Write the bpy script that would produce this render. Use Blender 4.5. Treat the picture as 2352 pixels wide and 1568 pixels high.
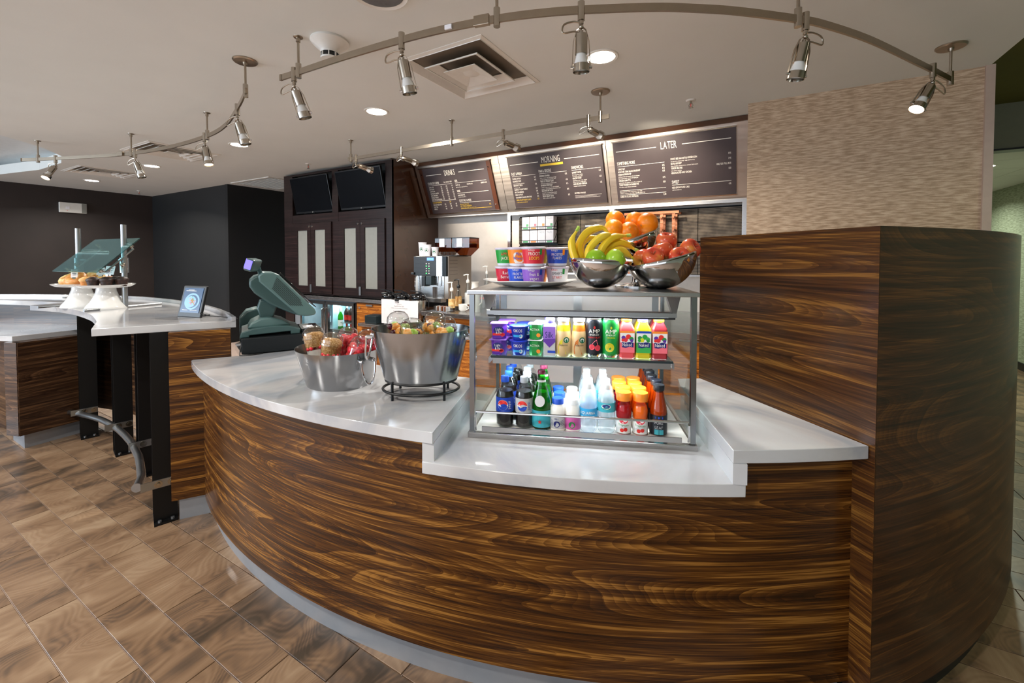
import bpy, bmesh, math, random
from mathutils import Vector, Matrix
R = math.radians
random.seed(7)
for o in list(bpy.data.objects): bpy.data.objects.remove(o)
scn = bpy.context.scene
COL = scn.collection
# ------------------------------------------------------------------ camera, world, lights, exposure
cam = bpy.data.cameras.new('camera'); camo = bpy.data.objects.new('camera', cam); COL.objects.link(camo)
cam.sensor_width = 36; cam.sensor_fit = 'HORIZONTAL'; cam.lens = 980 / 2352 * 36
cam.shift_y = -0.0707; cam.clip_start = .05; cam.clip_end = 60
camo.location = (0, 0, 1.47); camo.rotation_euler = (R(88.5), 0, R(30))
scn.camera = camo
vs = scn.view_settings
vs.view_transform = 'Standard'; vs.look = 'None'; vs.gamma = 1; vs.exposure = 0.8; vs.use_curve_mapping = False
W = bpy.data.worlds.new('ambient_fill'); scn.world = W; W.use_nodes = True  # even cool fill through the open side; the lobby itself is not built
W.node_tree.nodes['Background'].inputs[0].default_value = (.80, .88, 1, 1)
W.node_tree.nodes['Background'].inputs[1].default_value = 1.15
def arealight(name, loc, size, power, color, rot=(0, 0, 0), sizey=None, parent=None, spread=180):
    l = bpy.data.lights.new(name, 'AREA'); l.energy = power; l.color = color; l.size = size; l.spread = R(spread)
    if sizey: l.shape = 'RECTANGLE'; l.size_y = sizey
    else: l.shape = 'DISK'
    o = bpy.data.objects.new(name, l); COL.objects.link(o); o.location = loc; o.rotation_euler = rot
    if parent: o.parent = parent
    return o
# added cool area light for assumed lobby windows behind and left of the camera
arealight('assumed_window_light', (-8.5, -5.8, 1.7), 6.0, 260, (.72, .86, 1), (R(90), 0, R(-25)), 2.2)
# ------------------------------------------------------------------ helpers
def lin(h):
    h = h.lstrip('#'); c = [int(h[i:i + 2], 16) / 255 for i in (0, 2, 4)]
    return tuple(((x + .055) / 1.055) ** 2.4 if x > .04045 else x / 12.92 for x in c) + (1,)
GLY = {}
def make_glyphs():
    chars = "ABCDEFGHIJKLMNOPQRSTUVWXYZabcdefghijklmnopqrstuvwxyz0123456789.,&*$'/-é+%:"
    obs = []
    for ch in chars:
        cu = bpy.data.curves.new('g', 'FONT'); cu.body = ch; cu.resolution_u = 2; cu.offset = 0
        ob = bpy.data.objects.new('g', cu); COL.objects.link(ob); obs.append((ch, ob, cu))
    bpy.context.view_layer.update(); dg = bpy.context.evaluated_depsgraph_get()
    for ch, ob, cu in obs:
        ev = ob.evaluated_get(dg); me = ev.to_mesh()
        v = [tuple(x.co) for x in me.vertices]; f = [tuple(p.vertices) for p in me.polygons]
        ev.to_mesh_clear()
        x0 = min([p[0] for p in v], default=0); x1 = max([p[0] for p in v], default=.3)
        GLY[ch] = ([(p[0] - x0, p[1]) for p in v], f, x1 - x0)
    for ch, ob, cu in obs: bpy.data.objects.remove(ob); bpy.data.curves.remove(cu)
make_glyphs()
def twidth(s, size, sx):
    return sum((.28 if c == ' ' else GLY.get(c, GLY['-'])[2] + .1) for c in s) * size * sx
class MB:
    def __init__(s): s.v = []; s.f = []; s.uv = []
    def add(s, v, f, M=None, uv=None):
        b = len(s.v)
        s.v += [tuple(M @ Vector(p)) for p in v] if M else [tuple(p) for p in v]
        s.f += [tuple(b + i for i in q) for q in f]
        s.uv += uv if uv else [None] * len(f)
        return s
    def box(s, c, d, M=None, rz=0):
        x, y, z = [k / 2 for k in d]
        v = [Vector((i * x, j * y, k * z)) for i in (-1, 1) for j in (-1, 1) for k in (-1, 1)]
        if rz: m = Matrix.Rotation(rz, 3, 'Z'); v = [m @ p for p in v]
        v = [p + Vector(c) for p in v]
        return s.add(v, [(0, 1, 3, 2), (4, 6, 7, 5), (0, 4, 5, 1), (2, 3, 7, 6), (0, 2, 6, 4), (1, 5, 7, 3)], M)
    def bb(s, a, b, M=None):  # box from corner to corner
        return s.box([(i + j) / 2 for i, j in zip(a, b)], [abs(j - i) for i, j in zip(a, b)], M)
    def cyl(s, p0, p1, r0, r1=None, n=16, caps=True, M=None):
        r1 = r0 if r1 is None else r1
        p0, p1 = Vector(p0), Vector(p1); d = (p1 - p0).normalized()
        a = d.orthogonal().normalized(); b = d.cross(a)
        v = []
        for p, r in ((p0, r0), (p1, r1)):
            v += [p + (a * math.cos(2 * math.pi * i / n) + b * math.sin(2 * math.pi * i / n)) * r for i in range(n)]
        f = [(i, (i + 1) % n, n + (i + 1) % n, n + i) for i in range(n)]
        if caps: f += [tuple(range(n - 1, -1, -1)), tuple(range(n, 2 * n))]
        return s.add(v, f, M)
    def lathe(s, pr, n=24, c=(0, 0, 0), sx=1, sy=1, M=None):
        v = []; f = []; idx = []
        for r, z in pr:
            if r < 1e-6: idx.append([len(v)] * n); v.append((c[0], c[1], c[2] + z))
            else:
                idx.append([len(v) + i for i in range(n)])
                v += [(c[0] + sx * r * math.cos(2 * math.pi * i / n), c[1] + sy * r * math.sin(2 * math.pi * i / n), c[2] + z) for i in range(n)]
        for a, b in zip(idx, idx[1:]):
            for i in range(n):
                j = (i + 1) % n; q = []
                for k in (a[i], a[j], b[j], b[i]):
                    if k not in q: q.append(k)
                if len(q) > 2: f.append(tuple(q))
        return s.add(v, f, M)
    def prism(s, poly, z0, z1, M=None):
        n = len(poly)
        v = [(p[0], p[1], z0) for p in poly] + [(p[0], p[1], z1) for p in poly]
        f = [(i, (i + 1) % n, n + (i + 1) % n, n + i) for i in range(n)] + [tuple(range(n - 1, -1, -1)), tuple(range(n, 2 * n))]
        return s.add(v, f, M)
    def tube(s, pts, r, n=8, closed=False, M=None, caps=True):
        pts = [Vector(p) for p in pts]; m = len(pts); v = []; f = []
        up = None
        for i, p in enumerate(pts):
            q0 = pts[i - 1] if (i or closed) else p; q1 = pts[(i + 1) % m] if (i < m - 1 or closed) else p
            t = (q1 - q0).normalized()
            if up is None: up = t.orthogonal().normalized()
            up = (up - t * up.dot(t)).normalized(); b = t.cross(up)
            rr = r[i] if isinstance(r, (list, tuple)) else r
            v += [p + (up * math.cos(2 * math.pi * k / n) + b * math.sin(2 * math.pi * k / n)) * rr for k in range(n)]
        for i in range(m if closed else m - 1):
            j = (i + 1) % m
            f += [(i * n + k, i * n + (k + 1) % n, j * n + (k + 1) % n, j * n + k) for k in range(n)]
        if caps and not closed: f += [tuple(range(n - 1, -1, -1)), tuple(range((m - 1) * n, m * n))]
        return s.add(v, f, M)
    def ribbon(s, pts, w, t, wd=(0, 0, 1), M=None):  # flat bar along pts: width w along wd, thickness t
        pts = [Vector(p) for p in pts]; wd = Vector(wd).normalized(); v = []; m = len(pts)
        for i, p in enumerate(pts):
            tg = (pts[min(i + 1, m - 1)] - pts[max(i - 1, 0)]).normalized(); nn = tg.cross(wd).normalized()
            v += [p + wd * w / 2 + nn * t / 2, p + wd * w / 2 - nn * t / 2, p - wd * w / 2 - nn * t / 2, p - wd * w / 2 + nn * t / 2]
        f = [(i * 4 + k, i * 4 + (k + 1) % 4, i * 4 + 4 + (k + 1) % 4, i * 4 + 4 + k) for i in range(m - 1) for k in range(4)]
        f += [(3, 2, 1, 0), tuple((m - 1) * 4 + k for k in range(4))]
        return s.add(v, f, M)
    def ball(s, c, r, n=12, m=8, M=None):
        if not isinstance(r, (tuple, list)): r = (r, r, r)
        pr = [(math.sin(math.pi * k / m), -math.cos(math.pi * k / m)) for k in range(m + 1)]
        t = MB().lathe([(abs(a) if 0 < i < m else 0, b) for i, (a, b) in enumerate(pr)], n)
        return s.add([(c[0] + p[0] * r[0], c[1] + p[1] * r[1], c[2] + p[2] * r[2]) for p in t.v], t.f, M)
    def arc(s, c, R0, R1, a0, a1, z0, z1, n=40):  # curved slab, R0 outer; uv in metres on the outer face
        v = []; f = []; uv = []
        for i in range(n + 1):
            a = R(a0 + (a1 - a0) * i / n)
            for r in (R0, R1):
                for z in (z0, z1): v.append((c[0] + r * math.cos(a), c[1] + r * math.sin(a), z))
        for i in range(n):
            b = i * 4; u0 = R(a0 + (a1 - a0) * i / n) * R0; u1 = R(a0 + (a1 - a0) * (i + 1) / n) * R0
            f += [(b, b + 4, b + 5, b + 1), (b + 2, b + 3, b + 7, b + 6), (b + 1, b + 5, b + 7, b + 3), (b, b + 2, b + 6, b + 4)]
            uv += [[(u0, z0), (u1, z0), (u1, z1), (u0, z1)], [(u0, z0), (u0, z1), (u1, z1), (u1, z0)], None, None]
        e = n * 4
        f += [(0, 1, 3, 2), (e, e + 2, e + 3, e + 1)]; uv += [None, None]
        return s.add(v, f, None, uv)
    def text(s, st, size, fn, sx=.6, align='c'):
        w = twidth(st, size, sx); x = {'c': -w / 2, 'l': 0, 'r': -w}[align]
        for ch in st:
            if ch == ' ': x += .28 * size * sx; continue
            v, f, gw = GLY.get(ch, GLY['-'])
            s.add([fn(x + p[0] * size * sx, p[1] * size) for p in v], f)
            x += (gw + .1) * size * sx
        return s
    def build(s, name, mat, parent=None, smooth=35, bevel=0, seg=2):
        me = bpy.data.meshes.new(name); me.from_pydata(s.v, [], s.f)
        bm = bmesh.new(); bm.from_mesh(me); bmesh.ops.recalc_face_normals(bm, faces=bm.faces); bm.to_mesh(me); bm.free()
        ul = me.uv_layers.new(name='UVMap').data
        for p in me.polygons:
            g = s.uv[p.index]
            if g:
                orig = s.f[p.index]; mp = {vi: t for vi, t in zip(orig, g)}
                for li in p.loop_indices: ul[li].uv = mp[me.loops[li].vertex_index]
            else:
                n = p.normal
                for li in p.loop_indices:
                    co = me.vertices[me.loops[li].vertex_index].co
                    ul[li].uv = (co.x, co.y) if abs(n.z) > .7 else (-n.y * co.x + n.x * co.y, co.z)
        if mat: me.materials.append(mat if not isinstance(mat, str) else M_[mat])
        if smooth:
            me.polygons.foreach_set('use_smooth', [True] * len(me.polygons)); me.set_sharp_from_angle(angle=R(smooth))
        o = bpy.data.objects.new(name, me); COL.objects.link(o)
        if parent: o.parent = parent
        if bevel:
            m = o.modifiers.new('bevel', 'BEVEL'); m.width = bevel; m.segments = seg; m.limit_method = 'ANGLE'; m.angle_limit = R(40)
        return o
def tag(o, label, cat, group=None):
    o['label'] = label; o['category'] = cat
    if group: o['group'] = group
    return o
def thing(name, label, cat, loc=(0, 0, 0), rz=0, group=None):
    o = bpy.data.objects.new(name, None); COL.objects.link(o); o.empty_display_size = .05
    o.location = loc; o.rotation_euler = (0, 0, rz); return tag(o, label, cat, group)
def struct(o): o['kind'] = 'structure'; return o
def dup(root, loc=None, rz=None, label=None, parent=None):
    r = root.copy(); COL.objects.link(r)
    if parent: r.parent = parent
    if loc is not None: r.location = loc
    if rz is not None: r.rotation_euler = (0, 0, rz)
    if label: r['label'] = label
    for ch in list(root.children): dup(ch, parent=r)
    return r
ORD = ['front', 'second', 'third', 'fourth', 'fifth', 'sixth', 'seventh', 'eighth']
# ------------------------------------------------------------------ materials
M_ = {}
def nt(name):
    m = bpy.data.materials.new(name); m.use_nodes = True; M_[name] = m
    n = m.node_tree.nodes; return m, n, m.node_tree.links, n['Principled BSDF']
def pm(name, col, rough=.5, metal=0, coat=0, emis=None, es=0, trans=0, spec=None, noise=0, ns=20, bump=0, ior=None, alpha=None):
    m, n, l, b = nt(name)
    b.inputs['Base Color'].default_value = lin(col); b.inputs['Roughness'].default_value = rough; b.inputs['Metallic'].default_value = metal
    b.inputs['Coat Weight'].default_value = coat; b.inputs['Coat Roughness'].default_value = .08
    if trans: b.inputs['Transmission Weight'].default_value = trans
    if spec is not None: b.inputs['Specular IOR Level'].default_value = spec
    if ior: b.inputs['IOR'].default_value = ior
    if emis: b.inputs['Emission Color'].default_value = lin(emis); b.inputs['Emission Strength'].default_value = es
    tc = n.new('ShaderNodeTexCoord')
    no = n.new('ShaderNodeTexNoise'); no.inputs['Scale'].default_value = ns; no.inputs['Detail'].default_value = 4
    l.new(tc.outputs['Object'], no.inputs['Vector'])
    mx = n.new('ShaderNodeMix'); mx.data_type = 'RGBA'; mx.blend_type = 'MULTIPLY'
    mx.inputs[0].default_value = 1; mx.inputs[6].default_value = lin(col)
    rp = n.new('ShaderNodeMapRange'); rp.inputs[3].default_value = 1 - (noise or .04); rp.inputs[4].default_value = 1 + (noise or .04)
    rp.inputs[1].default_value = .25; rp.inputs[2].default_value = .75
    l.new(no.outputs[0], rp.inputs[0]); l.new(rp.outputs[0], mx.inputs[7]); l.new(mx.outputs[2], b.inputs['Base Color'])
    if bump:
        bp = n.new('ShaderNodeBump'); bp.inputs['Strength'].default_value = bump; bp.inputs['Distance'].default_value = .004
        l.new(no.outputs[0], bp.inputs['Height']); l.new(bp.outputs[0], b.inputs['Normal'])
    return m
def thin(name, col, rough=.02, haze=0, spec=1.0, gcol=None):   # thin clear sheet: tinted see-through with a fresnel reflection
    m, n, l, b = nt(name); n.remove(b)
    out = n['Material Output']
    tr = n.new('ShaderNodeBsdfTransparent'); tr.inputs[0].default_value = lin(col)
    gl = n.new('ShaderNodeBsdfGlossy'); gl.inputs['Roughness'].default_value = rough
    ge = n.new('ShaderNodeNewGeometry'); dt = n.new('ShaderNodeVectorMath'); dt.operation = 'DOT_PRODUCT'
    l.new(ge.outputs['Incoming'], dt.inputs[0]); l.new(ge.outputs['Normal'], dt.inputs[1])
    ab = n.new('ShaderNodeMath'); ab.operation = 'ABSOLUTE'; l.new(dt.outputs['Value'], ab.inputs[0])
    om = n.new('ShaderNodeMath'); om.operation = 'SUBTRACT'; om.inputs[0].default_value = 1; l.new(ab.outputs[0], om.inputs[1])
    pw = n.new('ShaderNodeMath'); pw.operation = 'POWER'; pw.inputs[1].default_value = 5; l.new(om.outputs[0], pw.inputs[0])
    fr = n.new('ShaderNodeMath'); fr.operation = 'MULTIPLY_ADD'; fr.inputs[1].default_value = .9; fr.inputs[2].default_value = .045; l.new(pw.outputs[0], fr.inputs[0])
    ml = n.new('ShaderNodeMath'); ml.operation = 'MULTIPLY'; ml.inputs[1].default_value = spec; ml.use_clamp = True
    mx = n.new('ShaderNodeMixShader')
    if gcol: gl.inputs['Color'].default_value = lin(gcol)
    base = tr
    if haze:
        df = n.new('ShaderNodeBsdfTranslucent'); df.inputs[0].default_value = lin('#f4f8fa'); d2 = n.new('ShaderNodeBsdfDiffuse'); d2.inputs[0].default_value = lin('#f4f8fa')
        a1 = n.new('ShaderNodeMixShader'); a1.inputs[0].default_value = .5; l.new(df.outputs[0], a1.inputs[1]); l.new(d2.outputs[0], a1.inputs[2])
        a2 = n.new('ShaderNodeMixShader'); a2.inputs[0].default_value = haze; l.new(tr.outputs[0], a2.inputs[1]); l.new(a1.outputs[0], a2.inputs[2]); base = a2
    l.new(fr.outputs[0], ml.inputs[0]); l.new(ml.outputs[0], mx.inputs[0]); l.new(base.outputs[0], mx.inputs[1]); l.new(gl.outputs[0], mx.inputs[2])
    l.new(mx.outputs[0], out.inputs[0]); return m
def wood(name, c, sx=.34, sy=3.1, k=30, rough=.3, vert=False, contrast=1.0, coat=.1, seed=0):
    """contours of a stretched noise field give the cathedral figure, fine streaks the pores; UV is in metres"""
    m, n, l, b = nt(name)
    uv = n.new('ShaderNodeUVMap'); mp = n.new('ShaderNodeMapping'); l.new(uv.outputs[0], mp.inputs[0])
    mp.inputs['Location'].default_value = (seed, seed * .37, seed * .11)
    mp.inputs['Scale'].default_value = (sy, sx, 1) if vert else (sx, sy, 1)
    no = n.new('ShaderNodeTexNoise'); no.inputs['Scale'].default_value = 1.15; no.inputs['Detail'].default_value = 1.15; no.inputs['Roughness'].default_value = .4; no.inputs['Distortion'].default_value = .12
    l.new(mp.outputs[0], no.inputs['Vector'])
    mu = n.new('ShaderNodeMath'); mu.operation = 'MULTIPLY'; mu.inputs[1].default_value = k; l.new(no.outputs[0], mu.inputs[0])
    # sawtooth rings: slow rise, sharp dark edge, like late wood
    fr = n.new('ShaderNodeMath'); fr.operation = 'FRACT'; l.new(mu.outputs[0], fr.inputs[0])
    m2 = n.new('ShaderNodeMapping'); l.new(uv.outputs[0], m2.inputs[0]); m2.inputs['Scale'].default_value = (190, 4, 1) if vert else (4, 190, 1)
    m2.inputs['Location'].default_value = (seed * 3, seed, 0)
    n2 = n.new('ShaderNodeTexNoise'); n2.inputs['Scale'].default_value = 1; n2.inputs['Detail'].default_value = 3; l.new(m2.outputs[0], n2.inputs['Vector'])
    m3 = n.new('ShaderNodeMapping'); l.new(uv.outputs[0], m3.inputs[0]); m3.inputs['Scale'].default_value = (40, 1.2, 1) if vert else (1.2, 40, 1)
    n3 = n.new('ShaderNodeTexNoise'); n3.inputs['Scale'].default_value = 1; n3.inputs['Detail'].default_value = 4; l.new(m3.outputs[0], n3.inputs['Vector'])
    q1 = n.new('ShaderNodeMath'); q1.operation = 'MULTIPLY'; q1.inputs[1].default_value = 4.3; l.new(mu.outputs[0], q1.inputs[0])
    q2 = n.new('ShaderNodeMath'); q2.operation = 'FRACT'; l.new(q1.outputs[0], q2.inputs[0])
    q3 = n.new('ShaderNodeMath'); q3.operation = 'MULTIPLY'; q3.inputs[1].default_value = .085 * contrast; l.new(q2.outputs[0], q3.inputs[0])
    s1 = n.new('ShaderNodeMath'); s1.operation = 'MULTIPLY_ADD'; s1.inputs[1].default_value = .14 * contrast; l.new(fr.outputs[0], s1.inputs[0]); l.new(q3.outputs[0], s1.inputs[2])
    s2 = n.new('ShaderNodeMath'); s2.operation = 'MULTIPLY_ADD'; s2.inputs[1].default_value = .55; l.new(n2.outputs[0], s2.inputs[0]); l.new(s1.outputs[0], s2.inputs[2])
    s3 = n.new('ShaderNodeMath'); s3.operation = 'MULTIPLY_ADD'; s3.inputs[1].default_value = .85; l.new(n3.outputs[0], s3.inputs[0]); l.new(s2.outputs[0], s3.inputs[2])
    cr = n.new('ShaderNodeValToRGB'); e = cr.color_ramp.elements
    e[0].position = .48; e[0].color = lin(c[0]); e[1].position = 1.0; e[1].color = lin(c[3])
    x = e.new(.70); x.color = lin(c[1]); x = e.new(.87); x.color = lin(c[2])
    l.new(s3.outputs[0], cr.inputs[0]); l.new(cr.outputs[0], b.inputs['Base Color'])
    b.inputs['Roughness'].default_value = rough; b.inputs['Specular IOR Level'].default_value = .3; b.inputs['Coat Weight'].default_value = coat; b.inputs['Coat Roughness'].default_value = .12
    bp = n.new('ShaderNodeBump'); bp.inputs['Strength'].default_value = .06; bp.inputs['Distance'].default_value = .002
    l.new(n2.outputs[0], bp.inputs['Height']); l.new(bp.outputs[0], b.inputs['Normal'])
    return m
WAL = ('#150902', '#331a07', '#54310f', '#8e6028')
wood('walnut', WAL, rough=.25)
wood('walnut_end', WAL, rough=.25, seed=3.7)
wood('walnut_partition', ('#170a02', '#321907', '#4c2c0d', '#78501f'), sx=.42, sy=3.2, k=30, seed=8.2)
wood('walnut_curve', ('#130802', '#2a1405', '#40220b', '#5e3a16'), sx=.5, sy=3.0, k=24, seed=5.1, rough=.32, coat=.12)
wood('walnut_dark', ('#150c08', '#2b1a11', '#46301f', '#6a4c33'), seed=11.3)
wood('walnut_warm', ('#4a2408', '#8a4c16', '#b06a24', '#cf8c3e'), sx=.9, sy=4, seed=2.2)
wood('espresso', ('#120a0a', '#1f1413', '#2a1b1a', '#382624'), sx=4, sy=.6, vert=False, k=6, contrast=.4, rough=.3, seed=6)
wood('cedar', ('#8a4420', '#b8683a', '#d2855a', '#e6a27c'), sx=3, sy=12, seed=1)
pm('espresso_side', '#4a2b17', .22, coat=.8, noise=.12, ns=3)
pm('ceiling_paint', '#dadcd8', .85, noise=.02, ns=3)
pm('cove_paint', '#d4d9da', .85)
pm('olive_paint', '#5e5a1e', .8)
pm('header_paint', '#7d7d68', .8)
pm('trim_paint', '#b39c8c', .6)
pm('dark_wall', '#271e1b', .62, noise=.22, ns=2.2, bump=.15)
pm('dark_wall_cool', '#0f1011', .6, noise=.15, ns=2)
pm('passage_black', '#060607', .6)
pm('white_paint', '#d8d0c8', .6)
pm('white_plastic', '#dedbd4', .4)
pm('white_ceramic', '#e9e9e6', .12, coat=.5)
pm('white_paper', '#eceaee', .7)
pm('black_metal', '#08080a', .42, .3)
pm('black_plastic', '#121315', .35)
pm('black_gloss', '#08090c', .08, coat=.6)
pm('black_matte', '#0a0a0b', .8)
pm('dark_steel', '#24282b', .4, .6)
pm('chrome', '#d8d8da', .07, 1)
pm('nickel', '#a89c8c', .28, 1)
pm('bright_nickel', '#b8b0a4', .18, 1)
pm('alu', '#a9abac', .32, 1)
pm('galv', '#8b8d8f', .38, .85, noise=.1, ns=40)
pm('rubber', '#161616', .7)
pm('stone_grey', '#767b80', .5)
def steel(name, col, rough=.24, sc=(5, 5, 320), aniso=.5):
    m, n, l, b = nt(name)
    b.inputs['Metallic'].default_value = 1; b.inputs['Base Color'].default_value = lin(col)
    tc = n.new('ShaderNodeTexCoord'); mp = n.new('ShaderNodeMapping'); mp.inputs['Scale'].default_value = sc
    no = n.new('ShaderNodeTexNoise'); no.inputs['Scale'].default_value = 1; no.inputs['Detail'].default_value = 2
    l.new(tc.outputs['Object'], mp.inputs[0]); l.new(mp.outputs[0], no.inputs['Vector'])
    rp = n.new('ShaderNodeMapRange'); rp.inputs[3].default_value = rough * .75; rp.inputs[4].default_value = rough * 1.35
    l.new(no.outputs[0], rp.inputs[0]); l.new(rp.outputs[0], b.inputs['Roughness'])
    bp = n.new('ShaderNodeBump'); bp.inputs['Strength'].default_value = .05; bp.inputs['Distance'].default_value = .001
    l.new(no.outputs[0], bp.inputs['Height']); l.new(bp.outputs[0], b.inputs['Normal']); return m
steel('steel', '#b6b4b2'); steel('steel_panel', '#c4b9ae', .34, (2, 60, 60)); steel('steel_tub', '#9a9c9f', .17, (6, 6, 500))
steel('steel_frame', '#8f9294', .2); pm('kick_steel', '#9a9ea4', .42, .55)
pm('mirror_steel', '#cfcfcf', .05, 1)
thin('glass', '#f2f8f6'); thin('glass_green', '#d6e8e4'); thin('glass_teal', '#c2dcdc', spec=1.5, gcol='#c8f0f4'); thin('clear_pet', '#f0f4f6', .05, spec=1.3); thin('clear_cup', '#eef0f0', .05, spec=2.6)
thin('water', '#f3f9fc', .03, haze=.28, spec=1.8); thin('green_glass', '#3fc040', .03); thin('amber_liquid', '#e6b684', .04); thin('red_liquid', '#e48890', .04); thin('orange_liquid', '#f8d8a4', .04); thin('acrylic_brown', '#b07848', .05)  # water: white haze mixed into the colour in place of refracted light
thin('rear_pane', '#dfe0e2', .2, haze=.4)  # translucent sheet; its pale haze also stands in for light reflected off the doors
pm('frosted_glass', '#83837c', .35)
pm('lamp_face', '#ffffff', .5, emis='#fff4e2', es=14)
pm('spot_face', '#ffffff', .5, emis='#ffe9c8', es=14)
pm('spot_off', '#b9c4ca', .35, emis='#cfe0ea', es=.05)
pm('led_strip', '#ffffff', .5, emis='#eef8ff', es=10)
pm('screen_black', '#04070c', .06, coat=.5)
def quartz():
    m, n, l, b = nt('quartz')
    tc = n.new('ShaderNodeTexCoord'); a = n.new('ShaderNodeTexNoise'); a.inputs['Scale'].default_value = 2.1; a.inputs['Detail'].default_value = 6; a.inputs['Distortion'].default_value = 1.1
    l.new(tc.outputs['Object'], a.inputs['Vector'])
    cr = n.new('ShaderNodeValToRGB'); e = cr.color_ramp.elements
    e[0].position = .36; e[0].color = lin('#969aa1'); e[1].position = .62; e[1].color = lin('#bfc0c2'); x = e.new(.47); x.color = lin('#b2b0b0')
    l.new(a.outputs[0], cr.inputs[0]); l.new(cr.outputs[0], b.inputs['Base Color'])
    b.inputs['Roughness'].default_value = .11; b.inputs['Coat Weight'].default_value = .3
quartz()
def tilemat():
    m, n, l, b = nt('floor_tile')
    tc = n.new('ShaderNodeTexCoord'); oi = n.new('ShaderNodeObjectInfo')
    of = n.new('ShaderNodeVectorMath'); of.operation = 'MULTIPLY_ADD'; of.inputs[1].default_value = (1, 1, 1)
    sc = n.new('ShaderNodeVectorMath'); sc.operation = 'SCALE'; sc.inputs[0].default_value = (37, 91, 13); l.new(oi.outputs['Random'], sc.inputs['Scale'])
    l.new(tc.outputs['Object'], of.inputs[0]); l.new(sc.outputs[0], of.inputs[2])
    def noise(scale, detail, dist, mscale=None):
        x = n.new('ShaderNodeTexNoise'); x.inputs['Scale'].default_value = scale; x.inputs['Detail'].default_value = detail; x.inputs['Distortion'].default_value = dist
        if mscale:
            mp = n.new('ShaderNodeMapping'); mp.inputs['Scale'].default_value = mscale; l.new(of.outputs[0], mp.inputs[0]); l.new(mp.outputs[0], x.inputs['Vector'])
        else: l.new(of.outputs[0], x.inputs['Vector'])
        return x
    big = noise(2.2, 4, .9, (2.6, .9, 1)); ring = noise(3.4, .6, .5, (1.4, .8, 1))
    mu = n.new('ShaderNodeMath'); mu.operation = 'MULTIPLY'; mu.inputs[1].default_value = 26; l.new(ring.outputs[0], mu.inputs[0])
    si = n.new('ShaderNodeMath'); si.operation = 'SINE'; l.new(mu.outputs[0], si.inputs[0])
    mu2 = n.new('ShaderNodeMath'); mu2.operation = 'MULTIPLY'; mu2.inputs[1].default_value = 5.5; l.new(mu.outputs[0], mu2.inputs[0])
    si2 = n.new('ShaderNodeMath'); si2.operation = 'SINE'; l.new(mu2.outputs[0], si2.inputs[0])
    fine = noise(1, 3, .3, (110, 9, 1))
    cr = n.new('ShaderNodeValToRGB'); e = cr.color_ramp.elements
    e[0].position = .2; e[0].color = lin('#42372c'); e[1].position = .82; e[1].color = lin('#9a836a')
    for p, c in ((.34, '#5c4a3b'), (.46, '#755c46'), (.62, '#876e56')): x = e.new(p); x.color = lin(c)
    ad = n.new('ShaderNodeMath'); ad.operation = 'MULTIPLY_ADD'; ad.inputs[1].default_value = .03; l.new(si.outputs[0], ad.inputs[0]); l.new(big.outputs[0], ad.inputs[2])
    ad2 = n.new('ShaderNodeMath'); ad2.operation = 'MULTIPLY_ADD'; ad2.inputs[1].default_value = .045; l.new(si2.outputs[0], ad2.inputs[0]); l.new(ad.outputs[0], ad2.inputs[2])
    ad3 = n.new('ShaderNodeMath'); ad3.operation = 'MULTIPLY_ADD'; ad3.inputs[1].default_value = .16; l.new(fine.outputs[0], ad3.inputs[0]); l.new(ad2.outputs[0], ad3.inputs[2])
    rv = n.new('ShaderNodeMapRange'); rv.inputs[3].default_value = -.22; rv.inputs[4].default_value = .02; l.new(oi.outputs['Random'], rv.inputs[0])
    ad4 = n.new('ShaderNodeMath'); ad4.operation = 'ADD'; l.new(ad3.outputs[0], ad4.inputs[0]); l.new(rv.outputs[0], ad4.inputs[1])
    l.new(ad4.outputs[0], cr.inputs[0])
    l.new(cr.outputs[0], b.inputs['Base Color'])
    b.inputs['Roughness'].default_value = .3
    bp = n.new('ShaderNodeBump'); bp.inputs['Strength'].default_value = .12; bp.inputs['Distance'].default_value = .003; l.new(ad2.outputs[0], bp.inputs['Height']); l.new(bp.outputs[0], b.inputs['Normal'])
tilemat()
pm('duct_metal', '#6a6052', .6, .2)
pm('grout', '#a08c80', .8)
def grass(name, c0, c1, c2):
    m, n, l, b = nt(name)
    uv = n.new('ShaderNodeUVMap')
    def N(s, d):
        mp = n.new('ShaderNodeMapping'); mp.inputs['Scale'].default_value = s; l.new(uv.outputs[0], mp.inputs[0])
        x = n.new('ShaderNodeTexNoise'); x.inputs['Scale'].default_value = 1; x.inputs['Detail'].default_value = d; l.new(mp.outputs[0], x.inputs['Vector']); return x
    a = N((13, 100, 1), 2); f = N((140, 420, 1), 2)
    ad = n.new('ShaderNodeMath'); ad.operation = 'MULTIPLY_ADD'; ad.inputs[1].default_value = .22; l.new(f.outputs[0], ad.inputs[0]); l.new(a.outputs[0], ad.inputs[2])
    cr = n.new('ShaderNodeValToRGB'); e = cr.color_ramp.elements
    e[0].position = .48; e[0].color = lin(c0); e[1].position = .76; e[1].color = lin(c2); x = e.new(.6); x.color = lin(c1)
    l.new(ad.outputs[0], cr.inputs[0]); l.new(cr.outputs[0], b.inputs['Base Color']); b.inputs['Roughness'].default_value = .7
    bp = n.new('ShaderNodeBump'); bp.inputs['Strength'].default_value = .3; bp.inputs['Distance'].default_value = .003; l.new(ad.outputs[0], bp.inputs['Height']); l.new(bp.outputs[0], b.inputs['Normal'])
grass('grasscloth', '#9c8165', '#b2967a', '#c8ae92'); grass('grasscloth_green', '#7f8670', '#969c86', '#aab09c')
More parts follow.
